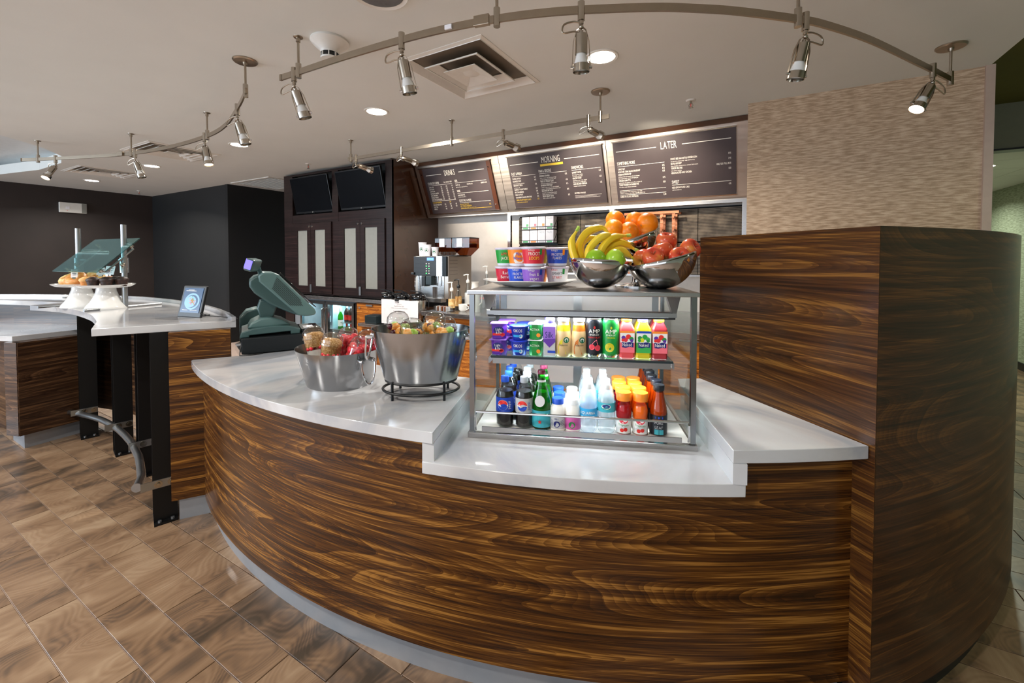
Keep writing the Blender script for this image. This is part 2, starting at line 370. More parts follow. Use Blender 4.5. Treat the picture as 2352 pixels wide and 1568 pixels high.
def woven():
    m, n, l, b = nt('woven_door')
    uv = n.new('ShaderNodeUVMap'); sp = n.new('ShaderNodeSeparateXYZ'); l.new(uv.outputs[0], sp.inputs[0])
    w = n.new('ShaderNodeMath'); w.operation = 'MULTIPLY'; w.inputs[1].default_value = 420; l.new(sp.outputs[1], w.inputs[0])
    s = n.new('ShaderNodeMath'); s.operation = 'SINE'; l.new(w.outputs[0], s.inputs[0])
    no = n.new('ShaderNodeTexNoise'); no.inputs['Scale'].default_value = 9; l.new(uv.outputs[0], no.inputs['Vector'])
    ad = n.new('ShaderNodeMath'); ad.operation = 'MULTIPLY_ADD'; ad.inputs[1].default_value = .25; l.new(s.outputs[0], ad.inputs[0]); l.new(no.outputs[0], ad.inputs[2])
    cr = n.new('ShaderNodeValToRGB'); e = cr.color_ramp.elements; e[0].position = .25; e[0].color = lin('#2c231c'); e[1].position = .8; e[1].color = lin('#8f806e')
    l.new(ad.outputs[0], cr.inputs[0]); l.new(cr.outputs[0], b.inputs['Base Color']); b.inputs['Roughness'].default_value = .5
    bp = n.new('ShaderNodeBump'); bp.inputs['Strength'].default_value = .5; bp.inputs['Distance'].default_value = .004; l.new(s.outputs[0], bp.inputs['Height']); l.new(bp.outputs[0], b.inputs['Normal'])
woven()
def fruit(name, c0, c1, c2, rough=.3, sc=6, spots=0):
    m, n, l, b = nt(name)
    tc = n.new('ShaderNodeTexCoord'); oi = n.new('ShaderNodeObjectInfo'); ad = n.new('ShaderNodeVectorMath'); ad.operation = 'ADD'
    s3 = n.new('ShaderNodeVectorMath'); s3.operation = 'SCALE'; s3.inputs[0].default_value = (9, 5, 7); l.new(oi.outputs['Random'], s3.inputs['Scale'])
    l.new(tc.outputs['Object'], ad.inputs[0]); l.new(s3.outputs[0], ad.inputs[1])
    no = n.new('ShaderNodeTexNoise'); no.inputs['Scale'].default_value = sc; no.inputs['Detail'].default_value = 3; l.new(ad.outputs[0], no.inputs['Vector'])
    cr = n.new('ShaderNodeValToRGB'); e = cr.color_ramp.elements; e[0].position = .35; e[0].color = lin(c0); e[1].position = .65; e[1].color = lin(c2); x = e.new(.5); x.color = lin(c1)
    l.new(no.outputs[0], cr.inputs[0]); l.new(cr.outputs[0], b.inputs['Base Color']); b.inputs['Roughness'].default_value = rough
    b.inputs['Subsurface Weight'].default_value = .0; b.inputs['Subsurface Radius'].default_value = (.02, .01, .005)
    if spots:
        n2 = n.new('ShaderNodeTexNoise'); n2.inputs['Scale'].default_value = 90; l.new(tc.outputs['Object'], n2.inputs['Vector'])
        bp = n.new('ShaderNodeBump'); bp.inputs['Strength'].default_value = spots; bp.inputs['Distance'].default_value = .003; l.new(n2.outputs[0], bp.inputs['Height']); l.new(bp.outputs[0], b.inputs['Normal'])
fruit('banana', '#e0b81c', '#edcb30', '#f2d84c', .4, 5); fruit('orange', '#e67200', '#ee8204', '#f4940e', .35, 8, .35)
fruit('apple_red', '#c23a28', '#cf5c34', '#d8a040', .22, 13); fruit('apple_green', '#7aa818', '#8cb824', '#a4c83c', .22, 9)
fruit('bread', '#c98a44', '#dcae6c', '#ecd29a', .5, 30); fruit('crust', '#b4682c', '#c98440', '#dca45c', .4, 25); fruit('choc', '#1e0f0a', '#2c1812', '#3e241a', .5, 60, .6)
fruit('granola', '#9c6a30', '#c08e50', '#dcb47c', .7, 160, 1); fruit('strawberry', '#c81830', '#dc2c3c', '#f05a50', .3, 60); fruit('melon', '#e89030', '#f2a850', '#f8c47c', .35, 40)
fruit('honeydew', '#9cc040', '#b4d45c', '#cce480', .35, 40); fruit('grape', '#3c1020', '#5a1830', '#78243c', .25, 40); fruit('cinnamon', '#8a4c20', '#b87838', '#e0b878', .5, 70)
COLS = dict(cap_blue='#1c4fc0', cap_white='#e8eaea', cap_grey='#aab0b6', cap_orange='#f08a20', cap_navy='#12151f', cap_purple='#5650c8', cap_clear='#dfe8f4', label_blue='#123fae', label_silver='#b9b8b8', label_pink='#c45a9c',
            label_white='#e6e6e2', label_teal='#3aa6b4', label_aqua='#2ca0d8', red='#dc2c24', navy='#141c6c', cola='#140806', milk='#f0ece4', purple='#5a2a96', lilac='#8f62c4', deepblue='#1a2fa0', green_label='#1e8a3c',
            green_can='#128a34', black_can='#10121c', latte='#c8a878', caramel='#c06a1c', orange_lbl='#f08c28', pinklbl='#f0707c', greenlbl='#38a850', yellow='#f2d030', smooth_pink='#d8484c', smooth_yellow='#c8b818', smooth_dark='#a02830',
            k_green='#1f9a3c', k_orange='#ee8a20', k_red='#d42a3c', k_blue='#2050c8', k_berry='#c81c3c', k_purple='#8a5ac0', k_white='#e9ebf0', yel_txt='#e8c23c', pumps='#eeeae2', siren='#0c6a48', lime='#d8d820', cherry='#e04050', foil='#d0c8d8',
            pos_body='#385252', pos_dark='#1c2a2e', pos_light='#526e6d', tea_green='#3c9a54', rose='#e06a7c', sugar='#8a4a1c', pink_flower='#e07a90')
for k, v in COLS.items(): pm(k, v, .35, noise=.03)
pm('cards', '#e4e2e4', .6); pm('menu_black', '#453c3e', .34, noise=.2, ns=2.5); pm('menu_brown', '#4c2a1c', .3); pm('print_white', '#f4efe4', .6); pm('print_dark', '#2c2c34', .6)
pm('pos_screen', '#5a50c8', .3, emis='#7468ee', es=.9); pm('lcd_blue', '#3c68d8', .3, emis='#5a8cff', es=1.2); pm('frame_screen', '#22364e', .2, emis='#3f6494', es=.25); pm('frame_plate', '#6c94b4', .3, emis='#8cb4d8', es=.22)
pm('fridge_inner', '#bfe6f4', .5); pm('led_green', '#30e060', .4, emis='#50ff80', es=1)
# ------------------------------------------------------------------ the room
CE = 2.74
fl = struct(MB().bb((-11.2, -6, -.12), (5, 10.5, -.006)).build('floor', 'grout', smooth=0))
# plank tiles 0.15 x 0.62, stepped by a third; nearest rows as single tiles, the far rest as one piece
TL, TW, G = .624, .15, .0035
tm = MB().box((0, 0, 0), (TL - G, TW - G, .012)).build('tile', 'floor_tile', fl, 0, bevel=.0012, seg=1)
tm.location = (0, 0, -.006)
cand = []
for k in range(-6, 62):                      # k = 0 is the row 0.926 .. 1.076
    yc = .926 + TW / 2 + TW * k
    if k < -30 or yc > 9.6: continue
    for j in range(-16, 11):
        xc = -2.53 + .312 + TL * j + (.208 * k) % TL
        if not (-10.8 < xc < 4.6): continue
        # keep what can be seen: left of the counter, or right of the partition
        fwd = -math.sin(R(30)) * xc + math.cos(R(30)) * yc; lat = math.cos(R(30)) * xc + math.sin(R(30)) * yc
        if fwd < .15 or abs(lat) > 1.7 * fwd + .9: continue
        left = xc < -.2 and (math.hypot(xc + 1.675, yc - 4.2) > 2.78) and yc < 2.2
        right = xc > .1 and math.hypot(xc + 1.916, yc - 3.797) > 2.75
        if left or right: cand.append((math.hypot(xc, yc), xc, yc))
for k in range(-12, -6):
    yc = .926 + TW / 2 + TW * k
    for j in range(-12, 2):
        xc = -2.53 + .312 + TL * j + (.208 * k) % TL
        fwd = -math.sin(R(30)) * xc + math.cos(R(30)) * yc; lat = math.cos(R(30)) * xc + math.sin(R(30)) * yc
        if fwd > .3 and abs(lat) < 1.6 * fwd + .6: cand.append((math.hypot(xc, yc), xc, yc))
cand.sort()
first = True; rest = MB()
for i, (d, x, y) in enumerate(cand):
    if i < 300:
        o = tm if first else tm.copy()
        if not first: COL.objects.link(o)
        first = False; o.location = (x, y, -.006)
    else: rest.box((x, y, -.006), (TL - G, TW - G, .012))
if rest.v:
    o = rest.build('tile_field', 'floor_tile', fl, 0); o['kind'] = 'stuff'
# ceiling (with the curved raised cove over the far left), its right edge at x = 1.31
cut = [(-6.6, .9), (-6.81, 1.2), (-7.0, 1.42), (-7.19, 1.6), (-7.55, 1.83), (-8.1, 1.96), (-9.0, 1.95), (-10.0, 1.76), (-10.87, 1.45)]
poly = [(1.31, -6), (1.31, 4.2), (-.05, 4.2), (-.05, 5.2), (-11, 5.2), (-11, 7.4), (-11.0, 1.40)][:5] + [(-11, 1.42)] + cut[::-1] + [(-6.5, -6)]
from mathutils.geometry import tessellate_polygon
VENTS = [(-2.06, -1.38, 2.04, 2.80), (-6.49, -5.74, 2.06, 2.79), (-8.8, -8.05, 2.12, 2.85)]
loops = [[Vector((x, y, 0)) for x, y in poly]]
for x0, x1, y0, y1 in VENTS:
    cx, cy, w2, h2 = (x0 + x1) / 2, (y0 + y1) / 2, (x1 - x0) * .47, (y1 - y0) * .47
    loops.append([Vector((cx - w2, cy - h2, 0)), Vector((cx - w2, cy + h2, 0)), Vector((cx + w2, cy + h2, 0)), Vector((cx + w2, cy - h2, 0))])
cb = MB(); fv = [(p.x, p.y, CE) for lp in loops for p in lp]; cb.add(fv, [tuple(t) for t in tessellate_polygon(loops)])
for i, lp in enumerate(loops):
    n = len(lp); hh = .14 if i == 0 else .06
    cb.add([(p.x, p.y, CE) for p in lp] + [(p.x, p.y, CE + hh) for p in lp], [(k, (k + 1) % n, n + (k + 1) % n, n + k) for k in range(n)])
ceil = struct(cb.build('ceiling', 'ceiling_paint', smooth=0))
struct(MB().bb((-11, -6, 2.98), (-6.4, 2.3, 3.02)).build('ceiling_cove', 'cove_paint', smooth=0))
struct(MB().bb((1.2, -6, 2.84), (5, 5.5, 2.9)).build('ceiling_raised', 'olive_paint', smooth=0))
struct(MB().bb((-8.1, 5.1, CE), (-4, 7.6, CE + .1)).build('ceiling_passage', 'ceiling_paint', smooth=0))
# corridor on the right
struct(MB().bb((1.3, 5.5, 2.44), (5, 5.62, 2.84)).build('wall_header', 'header_paint', smooth=0))
trim = struct(MB().bb((1.3, 5.485, 2.425), (5, 5.63, 2.442)).build('trim_3', 'black_plastic', smooth=0))
cc = struct(MB().bb((1.3, 5.62, 2.47), (5, 10.5, 2.5)).build('ceiling_corridor', 'black_plastic', smooth=0))
for i in range(4):
    for j in range(8):
        MB().bb((1.32 + .6 * i, 5.64 + .6 * j, 2.455), (1.914 + .6 * i, 6.234 + .6 * j, 2.469)).build('ceiling_panel', 'ceiling_paint', cc, 0)
struct(MB().bb((3.0, 5.62, 0), (3.1, 10.5, 2.47)).build('wall_corridor', 'grasscloth_green', smooth=0))
struct(MB().bb((1.2, 10.4, 0), (3.1, 10.5, 2.47)).build('wall_corridor_end', 'grasscloth_green', smooth=0))
struct(MB().bb((2.985, 5.62, 0), (3.0, 10.4, .1)).build('baseboard_corridor', 'dark_steel', smooth=0))
struct(MB().bb((3.1, -6, 0), (5, 5.6, 2.84)).build('wall_far_right', 'grasscloth_green', smooth=0))
# beige wallcovering wall beside the menu
struct(MB().bb((-.09, 4.05, 0), (1.29, 4.2, CE)).build('wall_beige', 'grasscloth', smooth=0))
struct(MB().bb((-.09, 4.2, 0), (-.02, 5.3, CE)).build('wall_beige_return', 'grasscloth', smooth=0))
struct(MB().bb((1.285, 4.03, 0), (1.33, 4.22, CE)).build('trim_1', 'trim_paint', smooth=0))
struct(MB().bb((1.2, 4.2, 0), (1.285, 10.4, 2.84)).build('wall_corridor_inner', 'grasscloth_green', smooth=0))
# back of the servery
struct(MB().bb((-6.3, 4.87, 0), (-.05, 4.97, CE)).build('wall_back', 'white_paint', smooth=0))
# dark walls on the left
struct(MB().bb((-11, -6, 0), (-10.87, 4.05, 3.0)).build('wall_left', 'dark_wall', smooth=0))
struct(MB().bb((-10.9, 3.95, 0), (-7.95, 4.05, CE)).build('wall_dark', 'dark_wall_cool', smooth=0))
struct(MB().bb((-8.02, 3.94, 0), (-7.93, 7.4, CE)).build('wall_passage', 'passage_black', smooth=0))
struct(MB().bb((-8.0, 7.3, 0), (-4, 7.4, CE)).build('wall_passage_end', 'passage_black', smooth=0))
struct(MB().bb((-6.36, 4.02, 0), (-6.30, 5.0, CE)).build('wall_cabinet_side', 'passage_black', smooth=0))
# ------------------------------------------------------------------ curved service counter
CC = (-1.675, 4.2); RO = 3.225; RI = 2.6
A = R(21.7); E1 = Vector((math.cos(A), math.sin(A))); E2 = Vector((-math.sin(A), math.cos(A)))
def onarc(a, r=RO): return Vector((CC[0] + r * math.cos(R(a)), CC[1] + r * math.sin(R(a))))
def hit_inner(p, d, r=RI):
    q = p - Vector(CC); b = q.dot(d); c = q.dot(q) - r * r
    return p + d * (-b - math.sqrt(b * b - c))
def ang(p): return math.degrees(math.atan2(p[1] - CC[1], p[0] - CC[0]))
CL = Vector((-.917, 1.074)); CR = Vector((-.057, 1.41)); LE = Vector((-2.734, 1.163)); TIP = Vector((.297, 1.649))
def arcp(a0, a1, r=RO, n=24): return [onarc(a0 + (a1 - a0) * i / n, r) for i in range(n + 1)]
ctr = thing('service_counter', 'curved walnut-fronted service counter with a stepped white stone top', 'counter', (0, 0, 0))
# upper left top
li = hit_inner(LE, Vector((.553, .833))); ri = hit_inner(CL, E2)
polyL = [LE] + arcp(ang(LE) + .3, ang(CL)) + [ri] + arcp(ang(ri), ang(li), RI)[1:]
MB().prism(polyL, .86, .9).build('stone_top', 'quartz', ctr, 30, bevel=.002)
# upper right top, cut by the partition line x + y = 1.953
rl = hit_inner(CR, E2); far = Vector((-.232, 2.185))
polyR = arcp(ang(CR), ang(TIP), RO, 12) + [far, Vector((far.x - .09, far.y - .06))] + [rl]
MB().prism(polyR, .86, .9).build('stone_top', 'quartz', ctr, 30, bevel=.002)
pa = LE + Vector((.553, .833)) * .24
MB().prism([pa, li, Vector((-2.72, 2.0)), Vector((-3.12, 1.66)), Vector((-3.0, 1.52))], .86, .8995).build('stone_return', 'quartz', ctr, 0)
# lower well
a0 = CL - E1 * .04; a1 = CR + E1 * .04
l0 = hit_inner(a0, E2); r0 = hit_inner(a1, E2)
polyW = arcp(ang(a0) + .0, ang(a1), RO, 20) + [r0] + arcp(ang(r0), ang(l0), RI, 8)
MB().prism(polyW, .758, .798).build('stone_step', 'quartz', ctr, 30, bevel=.002)
for p, s, nm in ((CL, -1, 'stone_riser'), (CR, 1, 'stone_riser')):
    q = p + E1 * .04 * s
    e = hit_inner(p, E2); g = hit_inner(q, E2)
    MB().prism([p, q, g, e] if s > 0 else [q, p, e, g], .798, .86).build(nm, 'quartz', ctr, 0)
# front panels (arc in three pieces so they follow the step) and toe kick
RP = 3.175
fp = MB(); aL, aM0, aM1 = ang(LE) + .6, ang(a0), ang(a1)
pe = Vector((.265, 1.69)); aR = ang(pe)
fp.arc(CC, RP, RP - .02, aL, aM0, .12, .86, 40); fp.arc(CC, RP, RP - .02, aM0, aM1, .12, .758, 24); fp.arc(CC, RP, RP - .02, aM1, aR, .12, .86, 12)
fp.build('front_panel', 'walnut', ctr, 30)
MB().arc(CC, 3.135, 3.12, aL - .3, aR, 0, .12, 60).build('toe_kick', 'kick_steel', ctr, 30)
bk = MB(); bk.arc(CC, RI + .06, RI + .04, -101, -52, 0, .76, 40); bk.build('back_panel', 'walnut_warm', ctr, 30)
# ------------------------------------------------------------------ tall curved walnut partition
KP = Vector((.313, 1.642)); FP = Vector((-.236, 2.19)); PH = 1.565
PC = (-1.916, 3.797); PR = 3.1
pt = thing('partition', 'tall dark walnut partition with flat angled face and curved side', 'partition')
d45 = (KP - FP).normalized(); nin = Vector((d45.y, -d45.x))      # into the body
nin = Vector((.7071, .7071))
MB().prism([FP - nin * .003, KP - nin * .003, KP + nin * .012 - d45 * .004, FP + nin * .09], .1, PH).build('flat_panel', 'walnut_partition', pt, 0)
ka = math.degrees(math.atan2(KP.y - PC[1], KP.x - PC[0]))
cm = MB().arc(PC, PR, PR - .05, ka, 4.6, .1, PH, 60); cm.build('curved_panel', 'walnut_curve', pt, 30)
MB().arc(PC, PR - .035, PR - .06, ka + .6, 4.6, 0, .1, 60).prism([FP + nin * .03, KP + nin * .03, KP + nin * .06, FP + nin * .06], 0, .1).build('toe_kick', 'dark_steel', pt, 30)
MB().arc(PC, PR - .005, PR - .1, ka + 1.2, 4.6, PH - .03, PH - .002, 40).build('inner_cap', 'walnut_dark', pt, 30)
# ------------------------------------------------------------------ bar with the white curved top
ZB = 1.10
bar = thing('bar_counter', 'high bar with curved white stone top, scooped front edge and black steel posts', 'bar')
front = [(-3.008, .822), (-3.16, .875), (-3.32, .93), (-3.416, .955), (-3.58, .992), (-3.747, 1.024), (-3.98, 1.052), (-4.224, 1.071), (-4.4, 1.072), (-4.557, 1.066), (-4.74, 1.038), (-4.916, .994)]
back = [(-6.9, .55), (-6.27, 1.077), (-5.95, 1.26), (-5.60, 1.41), (-5.2, 1.56), (-4.726, 1.66), (-4.246, 1.665), (-3.85, 1.635), (-3.45, 1.578), (-3.15, 1.51), (-2.926, 1.449), (-2.666, 1.359)]
outer = front + [(-4.97, 1.21), (-5.4, 1.10), (-5.77, .99), (-6.5, .62)] + back
MB().prism(outer, ZB - .04, ZB).build('stone_top', 'quartz', bar, 30, bevel=.002)
bl = [(x, y - .012, ZB + .012) for x, y in back]
MB().ribbon([Vector(p) for p in bl], .024, .02).build('back_lip', 'quartz', bar, 30)
# end column under the right end
dc = Vector((.159, .239)).normalized(); pc = Vector((-dc.y, dc.x)); c0 = Vector((-2.80, 1.075)); c1 = Vector((-2.641, 1.314))
MB().prism([c0, c1, c1 + pc * .03, c0 + pc * .45], .12, ZB - .04).build('end_panel', 'walnut_end', bar, 0)
MB().prism([c0 + dc * .03 + pc * .02, c1 + pc * .02, c1 + pc * .03, c0 + pc * .4], 0, .12).build('toe_kick', 'kick_steel', bar, 0)
# walnut wall under the back of the bar
bw = MB()
bp_ = [(-6.7, .47), (-6.2, .93), (-5.9, 1.1), (-5.55, 1.26), (-5.15, 1.41), (-4.7, 1.51), (-4.25, 1.52), (-3.85, 1.49), (-3.5, 1.44), (-3.2, 1.38)]
bw.ribbon([(x, y, .6) for x, y in bp_], .92, .02); bw.build('base_panel', 'walnut_dark', bar, 30)
def ibeam(x, y, rz, w=.105, d=.12):
    m = Matrix.Translation((x, y, 0)) @ Matrix.Rotation(rz, 4, 'Z')
    b = MB()
    b.bb((d / 2 - .008, -w / 2, .012), (d / 2, w / 2, ZB - .04), m); b.bb((-d / 2, -w / 2, .012), (-d / 2 + .008, w / 2, ZB - .04), m); b.bb((-d / 2 + .008, -.004, .012), (d / 2 - .008, .004, ZB - .04), m)
    o = b.build('post', 'black_metal', bar, 0)
    MB().bb((-d / 2 - .015, -w / 2, 0), (d / 2 + .03, w / 2, .012), m).build('base_plate', 'black_metal', o, 0)
    for yy in (-.028, .028): MB().cyl(m @ Vector((d / 2 + .016, yy, .012)), m @ Vector((d / 2 + .016, yy, .022)), .009, n=6).build('anchor_bolt', 'galv', o, 30)
    return m
POSTS = [(-2.905, 1.085, R(-18)), (-3.62, 1.26, R(-12)), (-4.16, 1.30, R(-12)), (-4.79, 1.28, R(-12))]
rail = [(-2.935, .975), (-3.05, 1.035), (-3.219, 1.088), (-3.38, 1.135), (-3.547, 1.171), (-3.7, 1.202), (-3.868, 1.226), (-4.05, 1.246), (-4.244, 1.255), (-4.4, 1.255), (-4.55, 1.242), (-4.72, 1.218), (-4.9, 1.18)]
ms = [ibeam(*p) for p in POSTS]
fr_ = MB().tube([(x, y - .005, .212) for x, y in rail], .021, 14).build('foot_rail', 'alu', bar, 60)
MB().cyl((-2.935, .971, .212), (-2.930, .967, .212), .025, n=20).build('end_cap', 'alu', fr_, 30)
for m in ms:
    b = MB().bb((.0605, -.105, .20), (.066, .052, .245), m).build('rail_bracket', 'alu', bar, 0)
    for yy in (-.03, .028):
        w = MB(); w.lathe([(0, .011), (.009, .011), (.009, .003), (.019, .003), (.019, 0)], 16, M=m @ Matrix.Translation((.066, yy, .222)) @ Matrix.Rotation(R(90), 4, 'Y'))
        w.build('washer_bolt', 'bright_nickel', b, 30)
# lower desk further left
dk = thing('side_desk', 'lower walnut desk with white stone top behind the foot rail', 'desk')
MB().prism([(-4.93, .90), (-4.93, 1.38), (-5.3, 1.42), (-6.3, .95), (-5.95, .55), (-5.2, .80)], .83, .87).build('stone_top', 'quartz', dk, 0, bevel=.002)
MB().prism([(-4.82, .905), (-4.86, 1.30), (-5.3, 1.30), (-5.3, .88)], .12, .83).build('end_panel', 'walnut_dark', dk, 0)
MB().prism([(-4.94, .86), (-4.83, .9), (-4.84, .93), (-4.96, .89)], .12, .83).build('corner_post', 'walnut_dark', dk, 0)
MB().prism([(-4.89, .94), (-4.92, 1.28), (-5.25, 1.28), (-5.2, .94)], 0, .12).build('toe_kick', 'kick_steel', dk, 0)
MB().prism([(-5.9, .80), (-5.3, 1.0), (-5.3, 1.02), (-5.9, .82)], .12, .83).build('back_panel', 'walnut_dark', dk, 0)
# ------------------------------------------------------------------ tall dark cabinet with two TV bays
X0, X1, YF, YB = -6.34, -4.05, 3.96, 4.86
tc = thing('tall_cabinet', 'tall espresso-stained cabinet with two TV bays and four glazed doors', 'cabinet')
MB().bb((X1 - .025, YF + .001, .0), (X1, YB, CE - .005)).build('side_panel', 'espresso_side', tc, 0)
for a, b in ((X0, -6.13), (-5.215, -5.085), (-4.165, X1)):
    MB().bb((a, YF, .0 if a == X0 else .94), (b, YF + .03, CE - .02)).build('stile', 'espresso', tc, 0)
MB().bb((X0 + .0, YF + .03, .93), (X0 + .025, YB, CE - .02)).build('side_panel', 'espresso', tc, 0)
for a, b in ((-6.13, -5.215), (-5.085, -4.165)):
    MB().bb((a, YF + .002, 1.985), (b, YF + .03, 2.11)).build('rail', 'espresso', tc, 0)
    MB().bb((a, YF + .002, 2.69), (b, YF + .03, CE - .02)).build('rail', 'espresso', tc, 0)
    MB().bb((a, YF + .002, .932), (b, YF + .03, .95)).build('rail', 'espresso', tc, 0)
    MB().bb((a, YF + .36, 2.09), (b, YF + .38, 2.70)).build('bay_back', 'black_matte', tc, 0)
    MB().bb((a, YF + .03, 2.08), (b, YF + .36, 2.10)).build('bay_floor', 'black_matte', tc, 0)
    MB().bb((a - .02, YF + .03, 2.10), (a, YF + .36, 2.69)).build('bay_side', 'black_matte', tc, 0)
    m = (a + b) / 2
    for s, (p, q) in ((1, (a + .004, m - .002)), (-1, (m + .002, b - .004))):
        d = MB(); z0, z1 = .955, 1.98; sw = .135; rw = .105
        d.bb((p, YF - .02, z0), (p + sw * (1 if s > 0 else .62), YF + .001, z1)); d.bb((q - sw * (.62 if s > 0 else 1), YF - .02, z0), (q, YF + .001, z1))
        pi, qi = (p + sw * (1 if s > 0 else .62)), (q - sw * (.62 if s > 0 else 1))
        d.bb((pi, YF - .02, z0), (qi, YF + .001, z0 + rw)); d.bb((pi, YF - .02, z1 - rw), (qi, YF + .001, z1))
        o = d.build('door', 'espresso', tc, 0)
        MB().bb((pi, YF - .008, z0 + rw), (qi, YF - .002, z1 - rw)).build('glass_panel', 'frosted_glass', o, 0)
        kx = (q - .035) if s > 0 else (p + .035)
        MB().lathe([(0, 0), (.016, 0), (.016, .008), (.012, .014), (0, .014)], 16, M=Matrix.Translation((kx, YF - .02, z1 - .05)) @ Matrix.Rotation(R(90), 4, 'X')).build('lock', 'chrome', o)
        if s > 0: MB().box((q - .0, YF - .026, z0 + .07), (.036, .012, .115)).build('pull', 'alu', o, 0)
def tv(name, x0, x1, label):
    t = thing(name, label, 'television', ((x0 + x1) / 2, YF + .03, 2.13)); w = x1 - x0 - .03
    m = Matrix.Rotation(R(12), 4, 'X')
    MB().box((0, .02, .265), (w, .035, .53), m).build('case', 'black_plastic', t, 0, bevel=.005)
    MB().box((0, -.0, .272), (w - .03, .006, .485), m).build('screen', 'screen_black', t, 0)
    MB().box((-w * .1, 0, .0), (w * .3, .03, .012), m).build('speaker_bar', 'black_gloss', t, 0)
    b = MB(); b.text('LG', .02, lambda x, y: tuple(m @ Vector((x - .02, -.0045, y + .008))), .9); b.build('logo', 'print_white', t, 0)
    MB().bb((-.15, .03, .1), (.15, .2, .4)).build('wall_mount', 'black_matte', t, 0)
    return t
tv('television', -6.1, -5.22, 'switched-off flat television in the left cabinet bay')
tv('television', -5.08, -4.17, 'switched-off flat television in the right cabinet bay, behind a spotlight')
# counter under it, with the bottle fridge and a wooden cupboard
bc = thing('back_counter', 'brushed steel counter strip under the dark cabinet doors', 'counter')
MB().bb((-6.21, YF - .045, .875), (X1 - .03, YF + .8, .92)).build('worktop', 'steel', bc, 0, bevel=.003)
MB().bb((-6.2, YF + .35, .1), (-6.19, YB, .875)).build('end_panel', 'black_matte', bc, 0)
fg = thing('bottle_fridge', 'under-counter fridge with two lit glass doors and bottles inside', 'fridge', (0, 0, 0))
fx0, fx1 = -6.16, -4.76
b = MB(); y0 = YF + .0
b.bb((fx0, y0 + .02, .0), (-5.95, YF + .62, .865)); b.bb((-5.95, y0 + .02, .82), (fx1, YF + .62, .865)); b.bb((fx1 - .03, y0 + .02, 0), (fx1, YF + .62, .82)); b.bb((-5.95, YF + .58, .0), (fx1, YF + .62, .82)); b.bb((-5.95, y0 + .02, 0), (fx1, YF + .58, .1))
b.build('body', 'stone_grey', fg, 0)
MB().bb((-5.94, YF + .56, .1), (fx1 - .03, YF + .579, .82)).build('inner_liner', 'fridge_inner', fg, 0)
MB().bb((-5.37, YF + .1, .1), (-5.35, YF + .56, .82)).build('inner_divider', 'fridge_inner', fg, 0)
MB().bb((-5.94, YF + .05, .44), (fx1 - .03, YF + .55, .446)).build('wire_shelf', 'alu', fg, 0)
for a, c in ((-5.945, -5.375), (-5.355, fx1 - .005)):
    d = MB(); d.bb((a, y0 - .02, .09), (a + .045, y0 + .018, .85)); d.bb((c - .045, y0 - .02, .09), (c, y0 + .018, .85)); d.bb((a + .045, y0 - .02, .805), (c - .045, y0 + .018, .85)); d.bb((a + .045, y0 - .02, .09), (c - .045, y0 + .018, .14))
    o = d.build('door', 'steel_frame', fg, 0)
    MB().bb((a + .045, y0 - .005, .14), (c - .045, y0 + .003, .805)).build('pane', 'glass', o, 0)
    hx = (c - .02) if a < -5.5 else (a + .02)
    MB().tube([(hx, y0 - .02, .76), (hx, y0 - .05, .74), (hx, y0 - .05, .3), (hx, y0 - .02, .28)], .008, 8).build('handle', 'chrome', o)
arealight('fridge_lamp', (-5.36, YF + .14, .805), 1.1, 7, (.75, .93, 1), (0, 0, 0), .06, fg)
wb = thing('wood_cupboard', 'orange-toned walnut cupboard beside the bottle fridge', 'cupboard')
b = MB(); b.bb((-4.70, YF + .0, .1), (X1 - .03, YF + .6, .87)); b.build('body', 'black_matte', wb, 0)
o = MB().bb((-4.70, YF - .022, .12), (X1 - .03, YF - .002, .862)).build('door', 'walnut_warm', wb, 0)
MB().lathe([(0, 0), (.014, 0), (.014, .01), (0, .01)], 12, M=Matrix.Translation((-4.64, YF - .022, .8)) @ Matrix.Rotation(R(90), 4, 'X')).build('lock', 'chrome', o)
MB().box((-4.45, YF - .03, .84), (.12, .012, .02)).build('pull', 'alu', o, 0)
MB().bb((-4.755, YF - .01, .1), (-4.715, YF + .5, .86)).build('filler_strip', 'black_gloss', wb, 0)
# ------------------------------------------------------------------ menu panels
MY, MZ, ML = 4.36, 2.69, math.hypot(.26, .64); mang = math.atan2(.26, .64)
# local frame: x along wall, t down the face, n out of the face (towards the room, downwards)
def mframe(x, t, n=0):
    return Vector((x, MY + t * math.sin(mang) - n * math.cos(mang), MZ - t * math.cos(mang) - n * math.sin(mang)))
def mquadbox(b, x0, x1, t0, t1, n0, n1):
    v = [mframe(x, t, n) for x in (x0, x1) for t in (t0, t1) for n in (n0, n1)]
    return b.add(v, [(0, 1, 3, 2), (4, 6, 7, 5), (0, 4, 5, 1), (2, 3, 7, 6), (0, 2, 6, 4), (1, 5, 7, 3)])
mp = thing('menu_fascia', 'brushed steel sloping fascia carrying the three menu boards', 'fascia')
for a, c in ((-4.035, -2.722), (-2.716, -1.402), (-1.396, -.095)):
    mquadbox(MB(), a, c, 0, .70, -.012, 0).build('steel_panel', 'steel_panel', mp, 0)
MB().bb((-4.035, MY - .02, MZ), (-.095, MY + .05, CE - .004)).build('top_trim', 'espresso_side', mp, 0)
MB().bb((-4.035, MY + .05, MZ - .02), (-.095, 4.86, MZ)).build('top_filler', 'black_matte', mp, 0)
MB().bb((-4.035, 4.63, 2.03), (-.095, 4.69, 2.058)).build('bottom_return', 'steel_panel', mp, 0)
MB().bb((-2.72, 4.60, 2.0), (-.095, 4.645, 2.03)).build('bottom_trim', 'steel', mp, 0)
